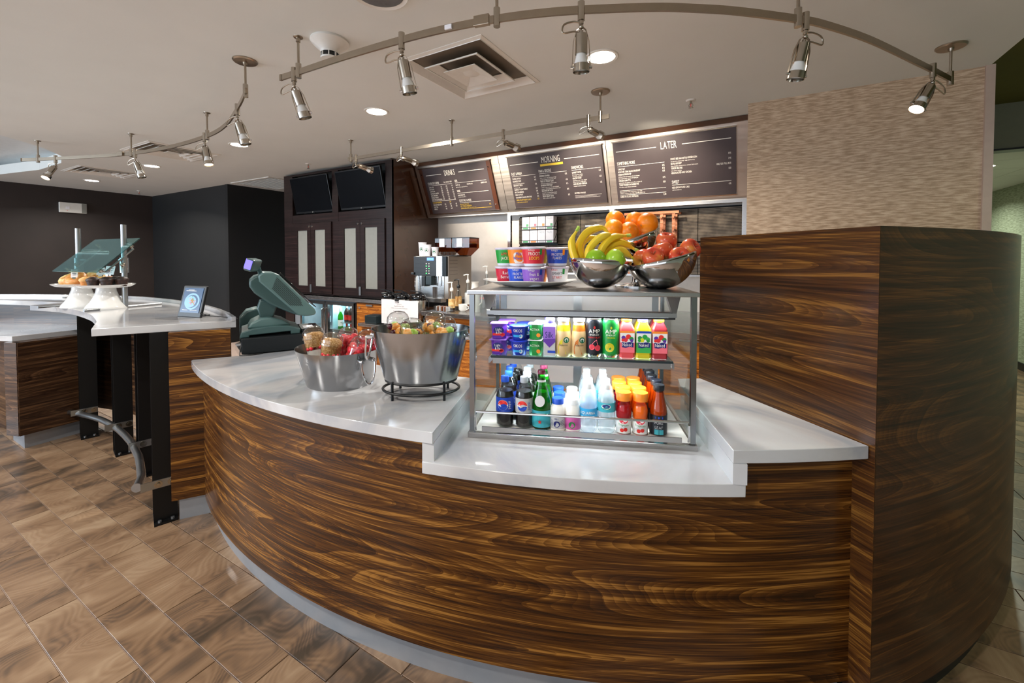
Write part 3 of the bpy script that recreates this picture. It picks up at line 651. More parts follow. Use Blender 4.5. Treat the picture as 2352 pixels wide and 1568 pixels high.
def board(x0, x1, label, rows, inset=0):
    t = thing('menu_board', label, 'menu')
    mquadbox(MB(), x0, x1, .03, .65, .004, .022).build('panel', 'menu_brown' if inset else 'menu_black', t, 0)
    if inset: mquadbox(MB(), x0 + inset, x1 - inset, .03, .65, .022, .0235).build('print_sheet', 'menu_black', t, 0)
    for tt in (.022, .65): mquadbox(MB(), x0 - .006, x1 + .006, tt, tt + .012, .0, .032).build('clip_rail', 'bright_nickel', t, 0)
    for tt in (.11, .58):
        for xx in (x0 + .035, x1 - .035):
            if inset: MB().cyl(mframe(xx, tt, .022), mframe(xx, tt, .03), .008, n=10).build('screw', 'chrome', t)
    wh, ye = MB(), MB(); N = .0255
    for r in rows:
        k = r[0]
        if k == 'line': (ye if r[5:] else wh).add([mframe(x0 + r[1], r[3], N), mframe(x0 + r[2], r[3], N), mframe(x0 + r[2], r[3] + r[4], N), mframe(x0 + r[1], r[3] + r[4], N)], [(0, 1, 2, 3)])
        else:
            _, s, x, tt, size, al = r[:6]; sx = r[6] if len(r) > 6 else .5; bb = ye if len(r) > 7 else wh
            bb.text(s, size, lambda px, py: mframe(x0 + x + px, tt - py, N), sx, al)
    wh.build('lettering', 'print_white', t, 0)
    if ye.v: o_ = ye.build('highlight_lettering', 'yel_txt', t, 0); o_['kind'] = 'stuff'
    return t
def items(x, xp, t, L, st=.028, yel=()):
    out = []
    for i, (nm, pr, *desc) in enumerate(L):
        ex = (1,) if i in yel else ()
        out.append(('t', nm, x, t, .026, 'l', .5) + ex)
        for j, p in enumerate(pr if isinstance(pr, list) else [pr]):
            if p: out.append(('t', p, xp - (.09 * (len(pr) - 1 - j) if isinstance(pr, list) else 0), t, .026, 'r', .5) + ex)
        t += st
        for d in desc: out.append(('t', d, x, t - .008, .015, 'l', .75) + ex); t += .018
    return out
board(-1.32, -.19, 'menu board headed LATER, nearest the beige wall',
    [('t', 'LATER', .55, .155, .10, 'c', .5), ('line', .03, .43, .125, .006), ('line', .67, 1.09, .125, .006),
     ('t', 'SOMETHING MORE', .03, .265, .045, 'l', .48), ('line', .03, .5, .28, .003)] +
    items(.03, .5, .318, [('TURKEY BLT', '8.95'), ('ALBACORE TUNA SALAD CROISSANT', '8.75'), ('CHEDDAR FRENCH DIP', '8.95', 'La Brea artisan roll topped with shaved roast', 'beef, aged cheddar served with dipping jus'), ('CHICKEN CIABATTA', '8.75', 'melted jack, hot peppers on a La Brea artisan roll'), ('TURKEY REUBEN ON MARBLE RYE', '8.50', 'hot turkey, swiss cheese, sauerkraut')]) +
    [('line', .03, .5, .535, .003), ('t', 'these sandwiches come with choice of two sides', .03, .555, .015, 'l', .75), ('t', 'coleslaw, red quinoa salad, chips, vegetable sticks, fruit', .03, .572, .015, 'l', .75), ('line', .03, .5, .582, .003)] +
    items(.03, .5, .612, [('CHEESE OR CLASSIC PEPPERONI', '12.00')]) +
    items(.56, 1.09, .27, [('ROAST BEEF, HAVARTI & HORSERADISH', '8.95', "served with today's soup - soup calories vary"), ('BISTRO BURGER*', '7.95', 'sharp cheddar, bacon, lettuce, tomato, bistro sauce'), ('TENDER BBQ RIBS', 'HALF 11.50  FULL 18.00', 'with classic coleslaw'), ('HERB ROASTED HALF CHICKEN', '11.50')]) +
    [('t', 'SWEET', .56, .505, .045, 'l', .48), ('line', .56, 1.09, .518, .003)] + items(.56, 1.09, .555, [('ICED LEMON POUND CAKE', '4.95', 'with strawberries')]))
board(-2.59, -1.44, 'menu board headed MORNING, in the middle',
    [('t', 'MORNING', .56, .145, .10, 'c', .5), ('line', .03, .40, .125, .006), ('line', .72, 1.12, .125, .006), ('line', .42, .70, .158, .024, 1),
     ('t', 'FAST & FRESH', .03, .25, .045, 'l', .48), ('line', .03, .34, .262, .003), ('t', 'PAN & GRIDDLE', .39, .25, .045, 'l', .48), ('line', .39, .73, .262, .003), ('t', 'SANDWICHES', .79, .25, .045, 'l', .48), ('line', .79, 1.12, .262, .003)] +
    items(.03, .34, .3, [('CLASSIC OATMEAL', '3.75'), ('BALANCED START', '4.95', 'oatmeal, banana & orange juice'), ('BREAKFAST CEREAL', '3.75', 'two banana, milk'), ('GRANOLA YOGURT PARFAIT', '3.75'), ('RIPE STRAWBERRIES', '3.95'), ('FRESH CUT FRUIT', '3.95'), ('STRAWBERRY BANANA SMOOTHIE', '3.95'), ('VANILLA PLUM YOGURT & OATS', '3.75', 'cranberries & toasted almonds')], .032, (7,)) +
    items(.39, .73, .3, [('MORNING SCRAMBLE', '8.75', 'whole or whites, with crisp bacon, sausage', 'or turkey sausage, home potatoes, toast'), ('THICK CUT FRENCH TOAST', '6.95', 'with fresh strawberries & country syrup'), ('DAYBREAK FRIED EGGS*', '8.75', 'cooked to order, up or over, with crisp bacon', 'sausage or turkey sausage, home potatoes, toast'), ('EGG WHITE FRITTATA*', '8.75', 'cheddar & jack cheeses, lightly dressed', 'spinach, avocado, cucumber, red onion'), ('SIDE OF CREAMY GRITS', '3.75', 'with or without cheddar cheese')]) +
    items(.79, 1.12, .3, [('SUNRISE STARTER', '6.25', 'bacon, egg, sharp cheddar', 'on a La Brea artisan roll'), ('HEALTHY START', '6.25', 'egg whites, roast turkey, spinach,', 'havarti cheese on english muffin'), ('HAM, EGG AND CHEDDAR', '6.25', 'croissant breakfast sandwich')]) +
    [('t', "KID'S MENU AVAILABLE", .79, .53, .024, 'l', .5), ('line', .79, 1.10, .55, .002), ('line', .79, 1.04, .562, .002), ('line', .79, 1.08, .574, .002)])
board(-3.96, -2.83, 'menu board headed DRINKS, nearest the dark cabinet',
    [('t', 'DRINKS', .50, .155, .10, 'c', .5), ('line', .10, .36, .125, .006), ('line', .64, 1.03, .125, .006),
     ('t', 'STARBUCKS COFFEE', .10, .25, .042, 'l', .48), ('t', 'TALL / GRANDE / VENTI', .5, .245, .024, 'r', .5), ('line', .10, .5, .262, .003)] +
    items(.10, .5, .298, [('CAFFE LATTE', ['3.15', '3.75', '4.15']), ('CAPPUCCINO', ['3.15', '3.75', '4.15']), ('CAFFE MOCHA', ['3.45', '3.95', '4.45']), ('CARAMEL MACCHIATO', ['3.75', '4.25', '4.75']), ('CAFFE AMERICANO', ['2.45', '2.75', '3.15']), ('COFFEE OF THE DAY', ['1.95', '2.15', '2.45']), ('WHITE CHOCOLATE MOCHA', ['3.75', '4.25', '4.65'])]) +
    [('line', .10, .5, .475, .003)] +
    items(.10, .5, .508, [('TAZO ICED PASSION TEA', ['', '2.45', '']), ('TAZO CHAI TEA LATTE', ['3.45', '3.95', '4.15']), ('TAZO TEAS', ['1.95', '2.15', '2.25']), ('ESPRESSO', ['1.95', '2.45', ''])], .03, (0,)) +
    [('t', 'BEER', .55, .25, .042, 'l', .48), ('line', .55, 1.03, .262, .003), ('t', 'DRAFT  5.25', .55, .30, .024, 'l', .5), ('t', 'IMPORTED  5.50', .73, .30, .024, 'l', .5), ('t', 'DOMESTIC  4.75', 1.03, .30, .024, 'r', .5), ('t', 'light 12oz, 100 cal. regular 12oz, 150 cal', .55, .325, .015, 'l', .75),
     ('t', 'WINE', .55, .385, .042, 'l', .48), ('line', .55, 1.03, .397, .003), ('t', 'GLASS OR BOTTLE', .55, .435, .026, 'l', .5), ('t', '5oz, 120 cal. 25oz, 600 cal', .55, .455, .015, 'l', .75),
     ('t', 'COCKTAILS & MORE', .55, .512, .042, 'l', .48), ('line', .55, 1.03, .524, .003), ('t', 'INTRODUCING THE SEASONAL', .55, .555, .02, 'l', .5, 1), ('t', 'SPICY TROPICAL MARGARITA', .55, .582, .026, 'l', .5, 1), ('t', '10.25', 1.03, .575, .026, 'r', .5, 1), ('t', 'Cazadores tequila, pineapple, mango, jalapeno, lime', .55, .6, .015, 'l', .75, 1), ('line', .55, 1.03, .607, .003, 1)], .055)
# ------------------------------------------------------------------ niche below the fascia
nu = thing('wall_unit', 'recessed wall unit with ribbed doors and pale frame under the menu boards', 'wall unit')
for a, c in ((-2.72, -2.68), (-1.42, -1.37), (-.14, -.10)): MB().bb((a, 4.60, 1.30), (c, 4.645, 2.0)).build('frame_post', 'steel', nu, 0)
MB().bb((-2.72, 4.60, 1.28), (-.10, 4.865, 1.30)).build('lower_shelf', 'steel', nu, 0)
xs = [-2.68, -2.26, -1.84, -1.42, -1.37, -.95, -.55, -.14]
for a, c in zip(xs, xs[1:]):
    if c - a < .1: continue
    for z0, z1 in ((1.30, 1.63), (1.64, 1.985)):
        o = MB().bb((a + .003, 4.82, z0 + .003), (c - .003, 4.845, z1 - .003)).build('ribbed_door', 'woven_door', nu, 0)
MB().box((-1.72, 4.81, 1.845), (.11, .012, .014)).build('pull', 'alu', nu, 0)
MB().bb((-2.68, 4.845, 1.3), (-.14, 4.866, 2.0)).build('back_board', 'black_matte', nu, 0)
# ------------------------------------------------------------------ coffee counters
cf = thing('coffee_counter', 'steel-topped walnut coffee counter along the back wall', 'counter')
MB().bb((-3.12, 3.46, .855), (-.12, 4.865, .9)).build('worktop', 'steel', cf, 0, bevel=.003)
MB().bb((-3.11, 3.6, 0), (-.12, 4.865, .855)).build('body', 'black_matte', cf, 0)
xx = -3.10
for i in range(5):
    o = MB().bb((xx, 3.5, .12), (xx + .585, 3.6, .62)).build('door', 'walnut_warm', cf, 0)
    p = MB().bb((xx, 3.5, .625), (xx + .585, 3.6, .848)).build('drawer', 'walnut_warm', cf, 0)
    MB().box((xx + .29, 3.49, .835), (.14, .022, .012)).build('pull', 'alu', p, 0)
    xx += .59
lc = thing('brewer_counter', 'lower steel counter carrying the three coffee airpots', 'counter')
MB().bb((-4.02, 3.38, .68), (-3.125, 3.93, .715)).build('worktop', 'steel', lc, 0, bevel=.003)
MB().bb((-4.0, 3.42, .0), (-3.13, 3.93, .68)).build('body', 'walnut_warm', lc, 0)
MB().bb((-4.0, 3.395, .18), (-3.13, 3.42, .24)).build('rail', 'steel', lc, 0)
# ------------------------------------------------------------------ ceiling fixtures
def downlight(x, y, label, power=26, col=(1, .95, .88), z=CE, mat='lamp_face'):
    t = thing('downlight', label, 'ceiling light', (x, y, z), 0, 'recessed ceiling downlights')
    MB().lathe([(.083, -.004), (.1, -.006), (.105, -.002), (.105, 0)], 32).build('trim_ring', 'white_plastic', t)
    MB().lathe([(0, -.0035), (.084, -.0035)], 32).build('lens', mat, t)
    l = bpy.data.lights.new('downlight_lamp', 'AREA'); l.shape = 'DISK'; l.size = .15; l.energy = power; l.color = col; l.spread = R(150)
    o = bpy.data.objects.new('downlight_lamp', l); COL.objects.link(o); o.parent = t; o.location = (0, 0, -.01)
for x, s in ((-.875, 'bright round downlight just beside the straight-down spotlight above the display case'), (-2.887, 'bright round downlight between the curved rail and the menu rail'), (-5.069, 'bright round downlight under the end of the left curved rail'), (-7.285, 'bright round downlight between the two slotted vents'), (-9.498, 'bright round downlight nearest the dark left wall')):
    downlight(x, 2.65, s)
for x, y, s in ((-5.07, -.6, 'left of the camera'), (-2.887, -.6, 'just behind the camera'), (-.7, -.6, 'over the camera'), (-2.887, -3.2, 'far behind the camera'), (-7.28, -.6, 'furthest left behind the camera')):  # extra downlights, added out of view
    downlight(x, y, 'added round lobby downlight out of view ' + s, 26)
downlight(2.09, 6.55, 'round downlight in the panelled corridor ceiling', 17, (.9, 1, .82), 2.455)
for y in (8.6,): downlight(2.2, y, 'assumed round downlight deep in the corridor', 15, (.9, 1, .82), 2.455)  # assumed lamp, out of view
downlight(2.3, 2.4, 'assumed round downlight in the raised olive ceiling', 9, (.86, 1, .7), 2.84)  # assumed lamp, out of view, for the green light on the partition
def diffuser(name, x0, x1, y0, y1, label, kind):
    t = thing(name, label, 'vent', ((x0 + x1) / 2, (y0 + y1) / 2, CE)); w, h = (x1 - x0), (y1 - y0)
    def ring(a, b, za, zb, nm, mat='white_plastic', par=t):
        v = []
        for (p, z) in ((a, za), (b, zb)): v += [(-p * w / 2, -p * h / 2, z), (p * w / 2, -p * h / 2, z), (p * w / 2, p * h / 2, z), (-p * w / 2, p * h / 2, z)]
        m = MB(); m.add(v, [(i, (i + 1) % 4, 4 + (i + 1) % 4, 4 + i) for i in range(4)])
        o = m.build(nm, mat, par, 0); s = o.modifiers.new('solid', 'SOLIDIFY'); s.thickness = .004; return o
    ring(1, .93, -.003, -.008, 'frame'); ring(.93, .80, -.008, .03, 'throat')
    MB().bb((-w * .41, -h * .41, .03), (w * .41, h * .41, .055)).build('duct', 'duct_metal', t, 0)
    if kind == 0:
        ring(.62, .44, -.016, .022, 'cone'); ring(.59, .62, -.018, -.016, 'cone_lip')
        c = ring(.37, .12, -.024, -.004, 'centre_cone'); MB().lathe([(0, -.012), (.05, -.012), (.07, -.002)], 20).build('hub', 'white_plastic', c)
    else:
        for a, b in ((.78, .71), (.58, .51), (.38, .31)): ring(a, b, -.010, .012, 'louvre')
        MB().bb((-w * .08, -h * .08, -.012), (w * .08, h * .08, -.006)).build('centre_plate', 'white_plastic', t, 0)
    return t
diffuser('air_diffuser', -2.06, -1.38, 2.04, 2.80, 'large square ceiling diffuser with stepped cones under the curved rail', 0)
diffuser('air_vent', -6.49, -5.74, 2.06, 2.79, 'square louvred ceiling vent right above the left curved rail', 1)
diffuser('air_vent', -8.8, -8.05, 2.12, 2.85, 'square louvred ceiling vent nearest the dark left wall', 1)
g = thing('return_grille', 'flat slatted return-air grille beside the tall cabinet', 'grille', (-7.2, 4.3, CE))
b = MB(); b.bb((-.55, -.4, -.01), (.55, -.36, 0)); b.bb((-.55, .36, -.01), (.55, .4, 0)); b.bb((-.55, -.36, -.01), (-.51, .36, 0)); b.bb((.51, -.36, -.01), (.55, .36, 0)); b.build('frame', 'white_plastic', g, 0)
MB().bb((-.51, -.36, -.002), (.51, .36, 0)).build('backing', 'stone_grey', g, 0)
for i in range(14): MB().box((0, -.34 + i * .052, -.006), (1.0, .012, .006)).build('slat', 'white_plastic', g, 0)
t = thing('smoke_detector', 'cream smoke detector with conical guard behind the curved rail', 'smoke detector', (-2.19, 1.66, CE))
MB().lathe([(.105, 0), (.108, -.012), (.085, -.035), (.055, -.06), (.05, -.075)], 28).build('base', 'white_plastic', t)
MB().lathe([(.046, -.075), (.046, -.10)], 20).build('mesh_band', 'black_plastic', t)
MB().lathe([(.052, -.10), (.05, -.108), (.0, -.114)], 20).build('cap', 'white_plastic', t)
for i in range(8):
    a = i * math.pi / 4; MB().box((.048 * math.cos(a), .048 * math.sin(a), -.088), (.008, .006, .026), rz=a).build('rib', 'white_plastic', t, 0)
t = thing('ceiling_speaker', 'round grey ceiling speaker at the top edge', 'speaker', (-1.59, 1.48, CE))
MB().lathe([(.115, -.002), (.135, -.008), (.14, 0)], 36).build('rim', 'white_plastic', t); MB().lathe([(0, -.012), (.09, -.009), (.116, -.004)], 36).build('grille', 'galv', t)
def sprinkler(x, y, label):
    t = thing('sprinkler', label, 'sprinkler', (x, y, CE))
    MB().lathe([(.0, -.006), (.03, -.008), (.04, 0)], 20).build('escutcheon', 'white_plastic', t)
    MB().cyl((0, 0, -.006), (0, 0, -.03), .01, n=10).build('body', 'bright_nickel', t)
    for s in (-1, 1): MB().tube([(s * .01, 0, -.028), (s * .016, 0, -.042), (s * .006, 0, -.06)], .003, 6).build('arm', 'bright_nickel', t)
    MB().cyl((0, 0, -.03), (0, 0, -.055), .003, n=8).build('bulb', 'red', t)
    MB().lathe([(0, -.06), (.018, -.06), (.018, -.063), (0, -.063)], 16).build('deflector', 'bright_nickel', t)
sprinkler(-5.283, 3.646, 'small sprinkler head in front of the tall cabinet'); sprinkler(-.488, 3.73, 'sprinkler head near the beige wall'); sprinkler(-10.179, 3.5, 'tiny sprinkler head in the far dark corner')
# ------------------------------------------------------------------ track lights
TZ = 2.54
def smoothpts(p, n=6):
    out = []
    for i in range(len(p) - 1):
        a, b_, c, d = p[max(i - 1, 0)], p[i], p[i + 1], p[min(i + 2, len(p) - 1)]
        for k in range(n):
            u = k / n
            out.append(tuple(.5 * (2 * b_[j] + (c[j] - a[j]) * u + (2 * a[j] - 5 * b_[j] + 4 * c[j] - d[j]) * u * u + (3 * b_[j] - a[j] - 3 * c[j] + d[j]) * u ** 3) for j in (0, 1)))
    return out + [p[-1]]
def track(pts, canopy, rods, label, feed=None, sticker=None):
    t = thing('track_rail', label, 'light track')
    MB().ribbon([(x, y, TZ) for x, y in smoothpts(pts)], .033, .011).build('rail', 'nickel', t, 30)
    for x, y in (pts[0], pts[-1]): MB().box((x, y, TZ), (.016, .016, .034)).build('end_cap', 'nickel', t, 0)
    def rod(x, y, big):
        r = MB().cyl((x, y, TZ + .03), (x, y, CE - .02), .007, n=10).build('rod', 'nickel', t)
        MB().cyl((x, y, TZ - .034), (x, y, TZ + .048), .0155, n=16).build('grip', 'bright_nickel', r)
        if big: MB().lathe([(.0, -.03), (.012, -.03), (.014, -.014), (.066, -.012), (.072, -.006), (.072, 0)], 32, (x, y, CE)).build('canopy', 'nickel', r)
        else: MB().lathe([(.0, -.026), (.012, -.03), (.012, -.006), (.026, -.004), (.027, 0)], 20, (x, y, CE)).build('canopy', 'nickel', r)
    for x, y in canopy: rod(x, y, True)
    for x, y in rods: rod(x, y, False)
    if feed: MB().box((feed[0], feed[1], TZ + .004), (.075, .024, .046), rz=feed[2]).build('connector', 'nickel', t, 0, bevel=.003)
    if sticker:
        o = MB().box((sticker[0], sticker[1], TZ), (.036, .0125, .02), rz=sticker[2]).build('sticker', 'white_paper', t, 0)
    return t
MAIN = [(-2.47, 1.535), (-2.303, 1.540), (-1.892, 1.548), (-1.532, 1.569), (-1.262, 1.60), (-1.017, 1.65), (-.845, 1.703), (-.677, 1.771), (-.405, 1.905), (-.244, 2.008), (-.083, 2.127), (.149, 2.333), (.26, 2.452), (.464, 2.724), (.72, 3.129), (.872, 3.373), (.985, 3.56)]
track(MAIN, [(.985, 3.565)], [(-2.31, 1.54), (-1.03, 1.648), (.14, 2.326)], 'long brushed nickel light rail sweeping in an arc across the ceiling', (-1.10, 1.632, R(12)), (-1.26, 1.593, R(8)))
LEFT = [(-6.985, 1.385), (-6.773, 1.470), (-6.175, 1.69), (-5.553, 1.868), (-4.854, 1.944), (-4.184, 1.929), (-3.704, 1.841), (-3.153, 1.654), (-2.86, 1.54)]
track(LEFT, [(-2.88, 1.55)], [(-6.79, 1.465), (-5.58, 1.862), (-4.2, 1.93)], 'curved nickel light rail over the bar on the left', (-5.72, 1.82, R(16)))
track([(-3.86, 3.15), (-2.4, 3.165), (-1.0, 3.185)], [(-1.06, 3.185)], [(-3.83, 3.15), (-2.47, 3.165)], 'straight nickel light rail in front of the menu boards')
def spot(x, y, aim, label, power, lit=0, loop=-1, yaw=0, blend=.6, ang_=46, col=(1, .86, .68), group='track spotlights'):
    t = thing('track_spotlight', label, 'spotlight', (x, y, TZ), 0, group)
    MB().cyl((0, 0, -.045), (0, 0, .034), .0155, n=18).cyl((0, 0, -.06), (0, 0, -.046), .0105, n=12).build('clamp', 'bright_nickel', t)
    a = Vector(aim) - Vector((x, y, TZ)); a.normalize()
    P = Vector((0, 0, -.072))                      # pivot under the clamp
    MB().cyl((0, 0, -.058), P, .007, n=10).ball(P, .011).build('pivot', 'bright_nickel', t)
    side = a.cross(Vector((0, 0, 1)))
    if a.z < -.6:                                  # hanging heads: yoke turned square to the room
        side = Vector((math.cos(R(30)), math.sin(R(30)), 0)); side -= a * side.dot(a)
    side.normalize(); perp = side.cross(a)
    fz = P + a * .165                              # yoke pivots at the ring
    for s in (-1, 1):
        pts = [P + side * s * .004, P + a * .012 + side * s * .02, P + a * .06 + side * s * .034, fz + side * s * .040]
        MB().ribbon(pts, .013, .002, perp).build('yoke_arm', 'nickel', t, 40)
        MB().cyl(fz + side * s * .034, fz + side * s * .047, .0065, n=10).build('thumb_screw', 'chrome', t)
    def ax(k): return P + a * k
    MB().cyl(ax(.03), ax(.112), .0265, .0265, 24).cyl(ax(.014), ax(.03), .009, .009, 12).build('socket', 'bright_nickel', t)
    MB().cyl(ax(.112), ax(.156), .021, .033, 24).build('bulb', 'white_ceramic', t)
    rg = MB(); 
    q = Matrix.Translation(ax(.154)) @ a.to_track_quat('Z', 'Y').to_matrix().to_4x4()
    MB().lathe([(.0325, 0), (.0365, 0), (.0365, .032), (.0345, .032), (.0325, .018)], 24, M=q).build('ring', 'bright_nickel', t)
    MB().lathe([(0, .016), (.0325, .016)], 20, M=q).build('lens', 'spot_face' if lit else 'spot_off', t)
    # cord loop from clamp to socket
    lp = side * loop
    c = [Vector((0, 0, -.055)), Vector((0, 0, -.055)) + lp * .035 + Vector((0, 0, .006)), Vector((0, 0, -.062)) + lp * .075, ax(.0) + lp * .078 - Vector((0, 0, .024)), ax(.012) + lp * .03 - Vector((0, 0, .006)), ax(.028)]
    cs = []
    for i in range(len(c) - 1):
        p0, p1, p2, p3 = c[max(i - 1, 0)], c[i], c[i + 1], c[min(i + 2, len(c) - 1)]
        for k in range(5):
            u = k / 5; cs.append(.5 * (2 * p1 + (p2 - p0) * u + (2 * p0 - 5 * p1 + 4 * p2 - p3) * u * u + (3 * p1 - p0 - 3 * p2 + p3) * u ** 3))
    MB().tube(cs + [c[-1]], .004, 6).build('cord', 'nickel', t)
    if power:
        l = bpy.data.lights.new('spot_lamp', 'SPOT'); l.energy = power; l.spot_size = R(ang_); l.spot_blend = blend; l.color = col; l.shadow_soft_size = .02
        o = bpy.data.objects.new('spot_lamp', l); COL.objects.link(o); o.parent = t; o.location = ax(.19); o.rotation_mode = 'QUATERNION'; o.rotation_quaternion = a.to_track_quat('-Z', 'Y')
    return t
for x, y, aim, lab, pw, lit, lp in (
    (-2.353, 1.540, (-2.12, 1.85, 1.34), 'spotlight at the left tip of the arched rail, above the steel tubs', 17, 0, -1),
    (-1.532, 1.569, (-1.41, 1.81, 1.34), 'spotlight hanging just left of the square diffuser', 17, 0, -1),
    (-.677, 1.771, (-.72, 1.90, 1.34), 'spotlight pointing straight down beside the bright downlight', 17, 0, -1),
    (.17, 2.354, (-.06, 2.39, 1.34), 'spotlight under the last bend of the arched rail before the beige wall', 17, 0, 1),
    (.846, 3.326, (.37, 2.97, 1.62), 'lit spotlight glowing against the beige wall', 22, 1, 1)):
    spot(x, y, aim, lab, pw, lit, lp)
for x, y, aim, lab, pw, lit in (
    (-6.572, 1.548, (-6.3, 1.0, 1.6), 'spotlight nearest the left end of the bar rail, facing the viewer', 12, 1),
    (-5.522, 1.874, (-5.2, 2.12, 1.34), 'second spotlight from the left end of the bar rail', 14, 0),
    (-4.255, 1.934, (-3.95, 1.99, 1.34), 'lit spotlight on the bar rail, right of the louvred vent', 14, 1),
    (-3.258, 1.694, (-3.0, 1.93, 1.34), 'spotlight near the round canopy at the right end of the bar rail', 15, 0)):
    spot(x, y, aim, lab, pw, lit, -1)
for x, y, aim, lab, pw in (
    (-3.75, 3.15, (-3.35, 4.42, 2.25), 'spotlight in front of the right television, leftmost on the menu rail', 55),
    (-3.099, 3.158, (-2.75, 4.42, 2.35), 'spotlight aimed at the DRINKS board', 88),
    (-1.917, 3.172, (-1.60, 4.42, 2.40), 'spotlight between the DRINKS and MORNING boards', 88),
    (-1.154, 3.182, (-.85, 4.42, 2.42), 'spotlight over the top right corner of the MORNING board', 88)):
    spot(x, y, aim, lab, pw, 0, -1, ang_=56, blend=1.0)
# emergency light on the left wall
t = thing('emergency_light', 'white emergency light box on the dark left wall', 'emergency light', (-10.87, 2.76, 2.38))
MB().bb((0, -.18, -.09), (.05, .18, .09)).build('housing', 'white_plastic', t, 0, bevel=.006)
MB().bb((.05, .11, -.085), (.056, .175, .085)).build('lamp_window', 'frosted_glass', t, 0); MB().box((.052, -.08, -.05), (.004, .012, .008)).build('indicator', 'red', t, 0)
MB().bb((.05, -.1, -.03), (.054, -.05, .02)).build('test_panel', 'white_paper', t, 0)
# ------------------------------------------------------------------ things on the bar
def cake_stand(x, y, label):
    t = thing('cake_stand', label, 'cake stand', (x, y, ZB))
    MB().lathe([(0, .004), (.10, .004), (.118, 0), (.12, .006), (.112, .022), (.09, .05), (.07, .09), (.057, .13), (.055, .155), (.0, .155)], 40).build('pedestal', 'white_ceramic', t, 50)
    MB().lathe([(0, .155), (.1, .153), (.14, .158), (.162, .172), (.166, .178), (.160, .178), (.14, .167), (.1, .164), (0, .164)], 48).build('plate', 'white_ceramic', t, 50)
    return t
S1 = Vector((-4.44, 1.165)); S2 = Vector((-4.13, 1.215)); ZP = ZB + .165
cake_stand(S1.x, S1.y, 'white pedestal stand holding bagels'); cake_stand(S2.x, S2.y, 'white pedestal stand holding muffins, in front of the bagel stand')
def bagel(x, y, z, tilt, rz, label, mat='bread'):
    m = MB(); n, k = 28, 12; Rr, r = .038, .028; v = []; f = []
    for i in range(n):
        for j in range(k):
            a, b_ = 2 * math.pi * i / n, 2 * math.pi * j / k
            v.append(((Rr + r * math.cos(b_)) * math.cos(a), (Rr + r * math.cos(b_)) * math.sin(a), r * .95 * math.sin(b_)))
            f.append((i * k + j, ((i + 1) % n) * k + j, ((i + 1) % n) * k + (j + 1) % k, i * k + (j + 1) % k))
    m.add(v, f); o = m.build('bagel', mat, None, 80); o.location = (x, y, z); o.rotation_euler = (tilt, 0, rz); return tag(o, label, 'bagel', 'bagels on the left pedestal stand')
bagel(S1.x - .05, S1.y - .05, ZP + .046, R(32), R(20), 'pale bagel leaning at the left rim of its stand')
bagel(S1.x + .055, S1.y - .045, ZP + .05, R(42), R(35), 'browner bagel leaning in the middle of its stand', 'crust')
bagel(S1.x + .085, S1.y + .055, ZP + .056, R(50), R(50), 'bagel leaning at the back behind the browner bagel')
bagel(S1.x - .02, S1.y + .07, ZP + .03, R(6), R(0), 'bagel lying flat at the back of its stand')
def muffin(x, y, z, label, mat, top, cat='muffin', s=1):
    t = thing('muffin', label, cat, (x, y, z), random.random() * 6, 'muffins on the right pedestal stand')
    MB().lathe([(0, 0), (.028 * s, 0), (.036 * s, .04 * s), (.0, .04 * s)], 20).build('wrapper', mat, t, 50)
    MB().lathe([(.036 * s, .038 * s), (.041 * s, .046 * s), (.036 * s, .058 * s), (.02 * s, .068 * s), (0, .07 * s)], 20).build('crown', top, t, 80)
muffin(S2.x - .12, S2.y - .05, ZP, 'cinnamon swirl bun at the left of the muffin stand', 'cinnamon', 'cinnamon')
muffin(S2.x - .02, S2.y - .10, ZP, 'golden muffin at the front of the muffin stand', 'crust', 'bread')
muffin(S2.x - .05, S2.y + .03, ZP, 'golden muffin in the middle of the muffin stand', 'crust', 'crust')
muffin(S2.x + .055, S2.y - .085, ZP, 'chocolate muffin at the front of the muffin stand', 'choc', 'choc')
muffin(S2.x + .11, S2.y - .03, ZP, 'chocolate muffin beside the silver pole', 'choc', 'choc')
muffin(S2.x + .03, S2.y + .05, ZP, 'chocolate muffin at the back of the muffin stand', 'choc', 'choc')
muffin(S2.x + .125, S2.y + .05, ZP, 'chocolate muffin at the right rim of the muffin stand', 'choc', 'choc')
def card(x, y, z, w, h, rz, label, tilt=R(15)):
    t = thing('name_card', label, 'sign', (x, y, z), rz)
    m = Matrix.Rotation(-tilt, 4, 'X')
    MB().box((0, 0, h / 2 + .012), (w, .002, h), m).build('card', 'white_paper', t, 0)
    MB().box((0, .004, .008), (w * .5, .014, .012)).build('clip', 'chrome', t, 0)
    b = MB()
    for k in range(3): b.box((0, -.0016, .012 + h * (.72 - .2 * k)), (w * (.7 - .12 * k), .0006, .0035), m)
    o = b.build('printed_line', 'print_dark', t, 0); o['kind'] = 'stuff'
card(S2.x - .035, S2.y - .02, ZP + .068, .045, .055, R(60), 'small white name card stuck above the golden muffins'); card(S2.x + .015, S2.y + .01, ZP + .07, .075, .065, R(25), 'larger white price card on the muffin stand'); card(S2.x + .09, S2.y - .02, ZP + .072, .03, .05, R(25), 'narrow clear card between the chocolate muffins'); card(S2.x - .085, S2.y - .09, ZP, .04, .035, R(25), 'little white tag in front of the swirl bun')
card(S1.x + .12, S1.y - .07, ZP + .05, .035, .06, R(65), 'thin white tag beside the leaning bagels')
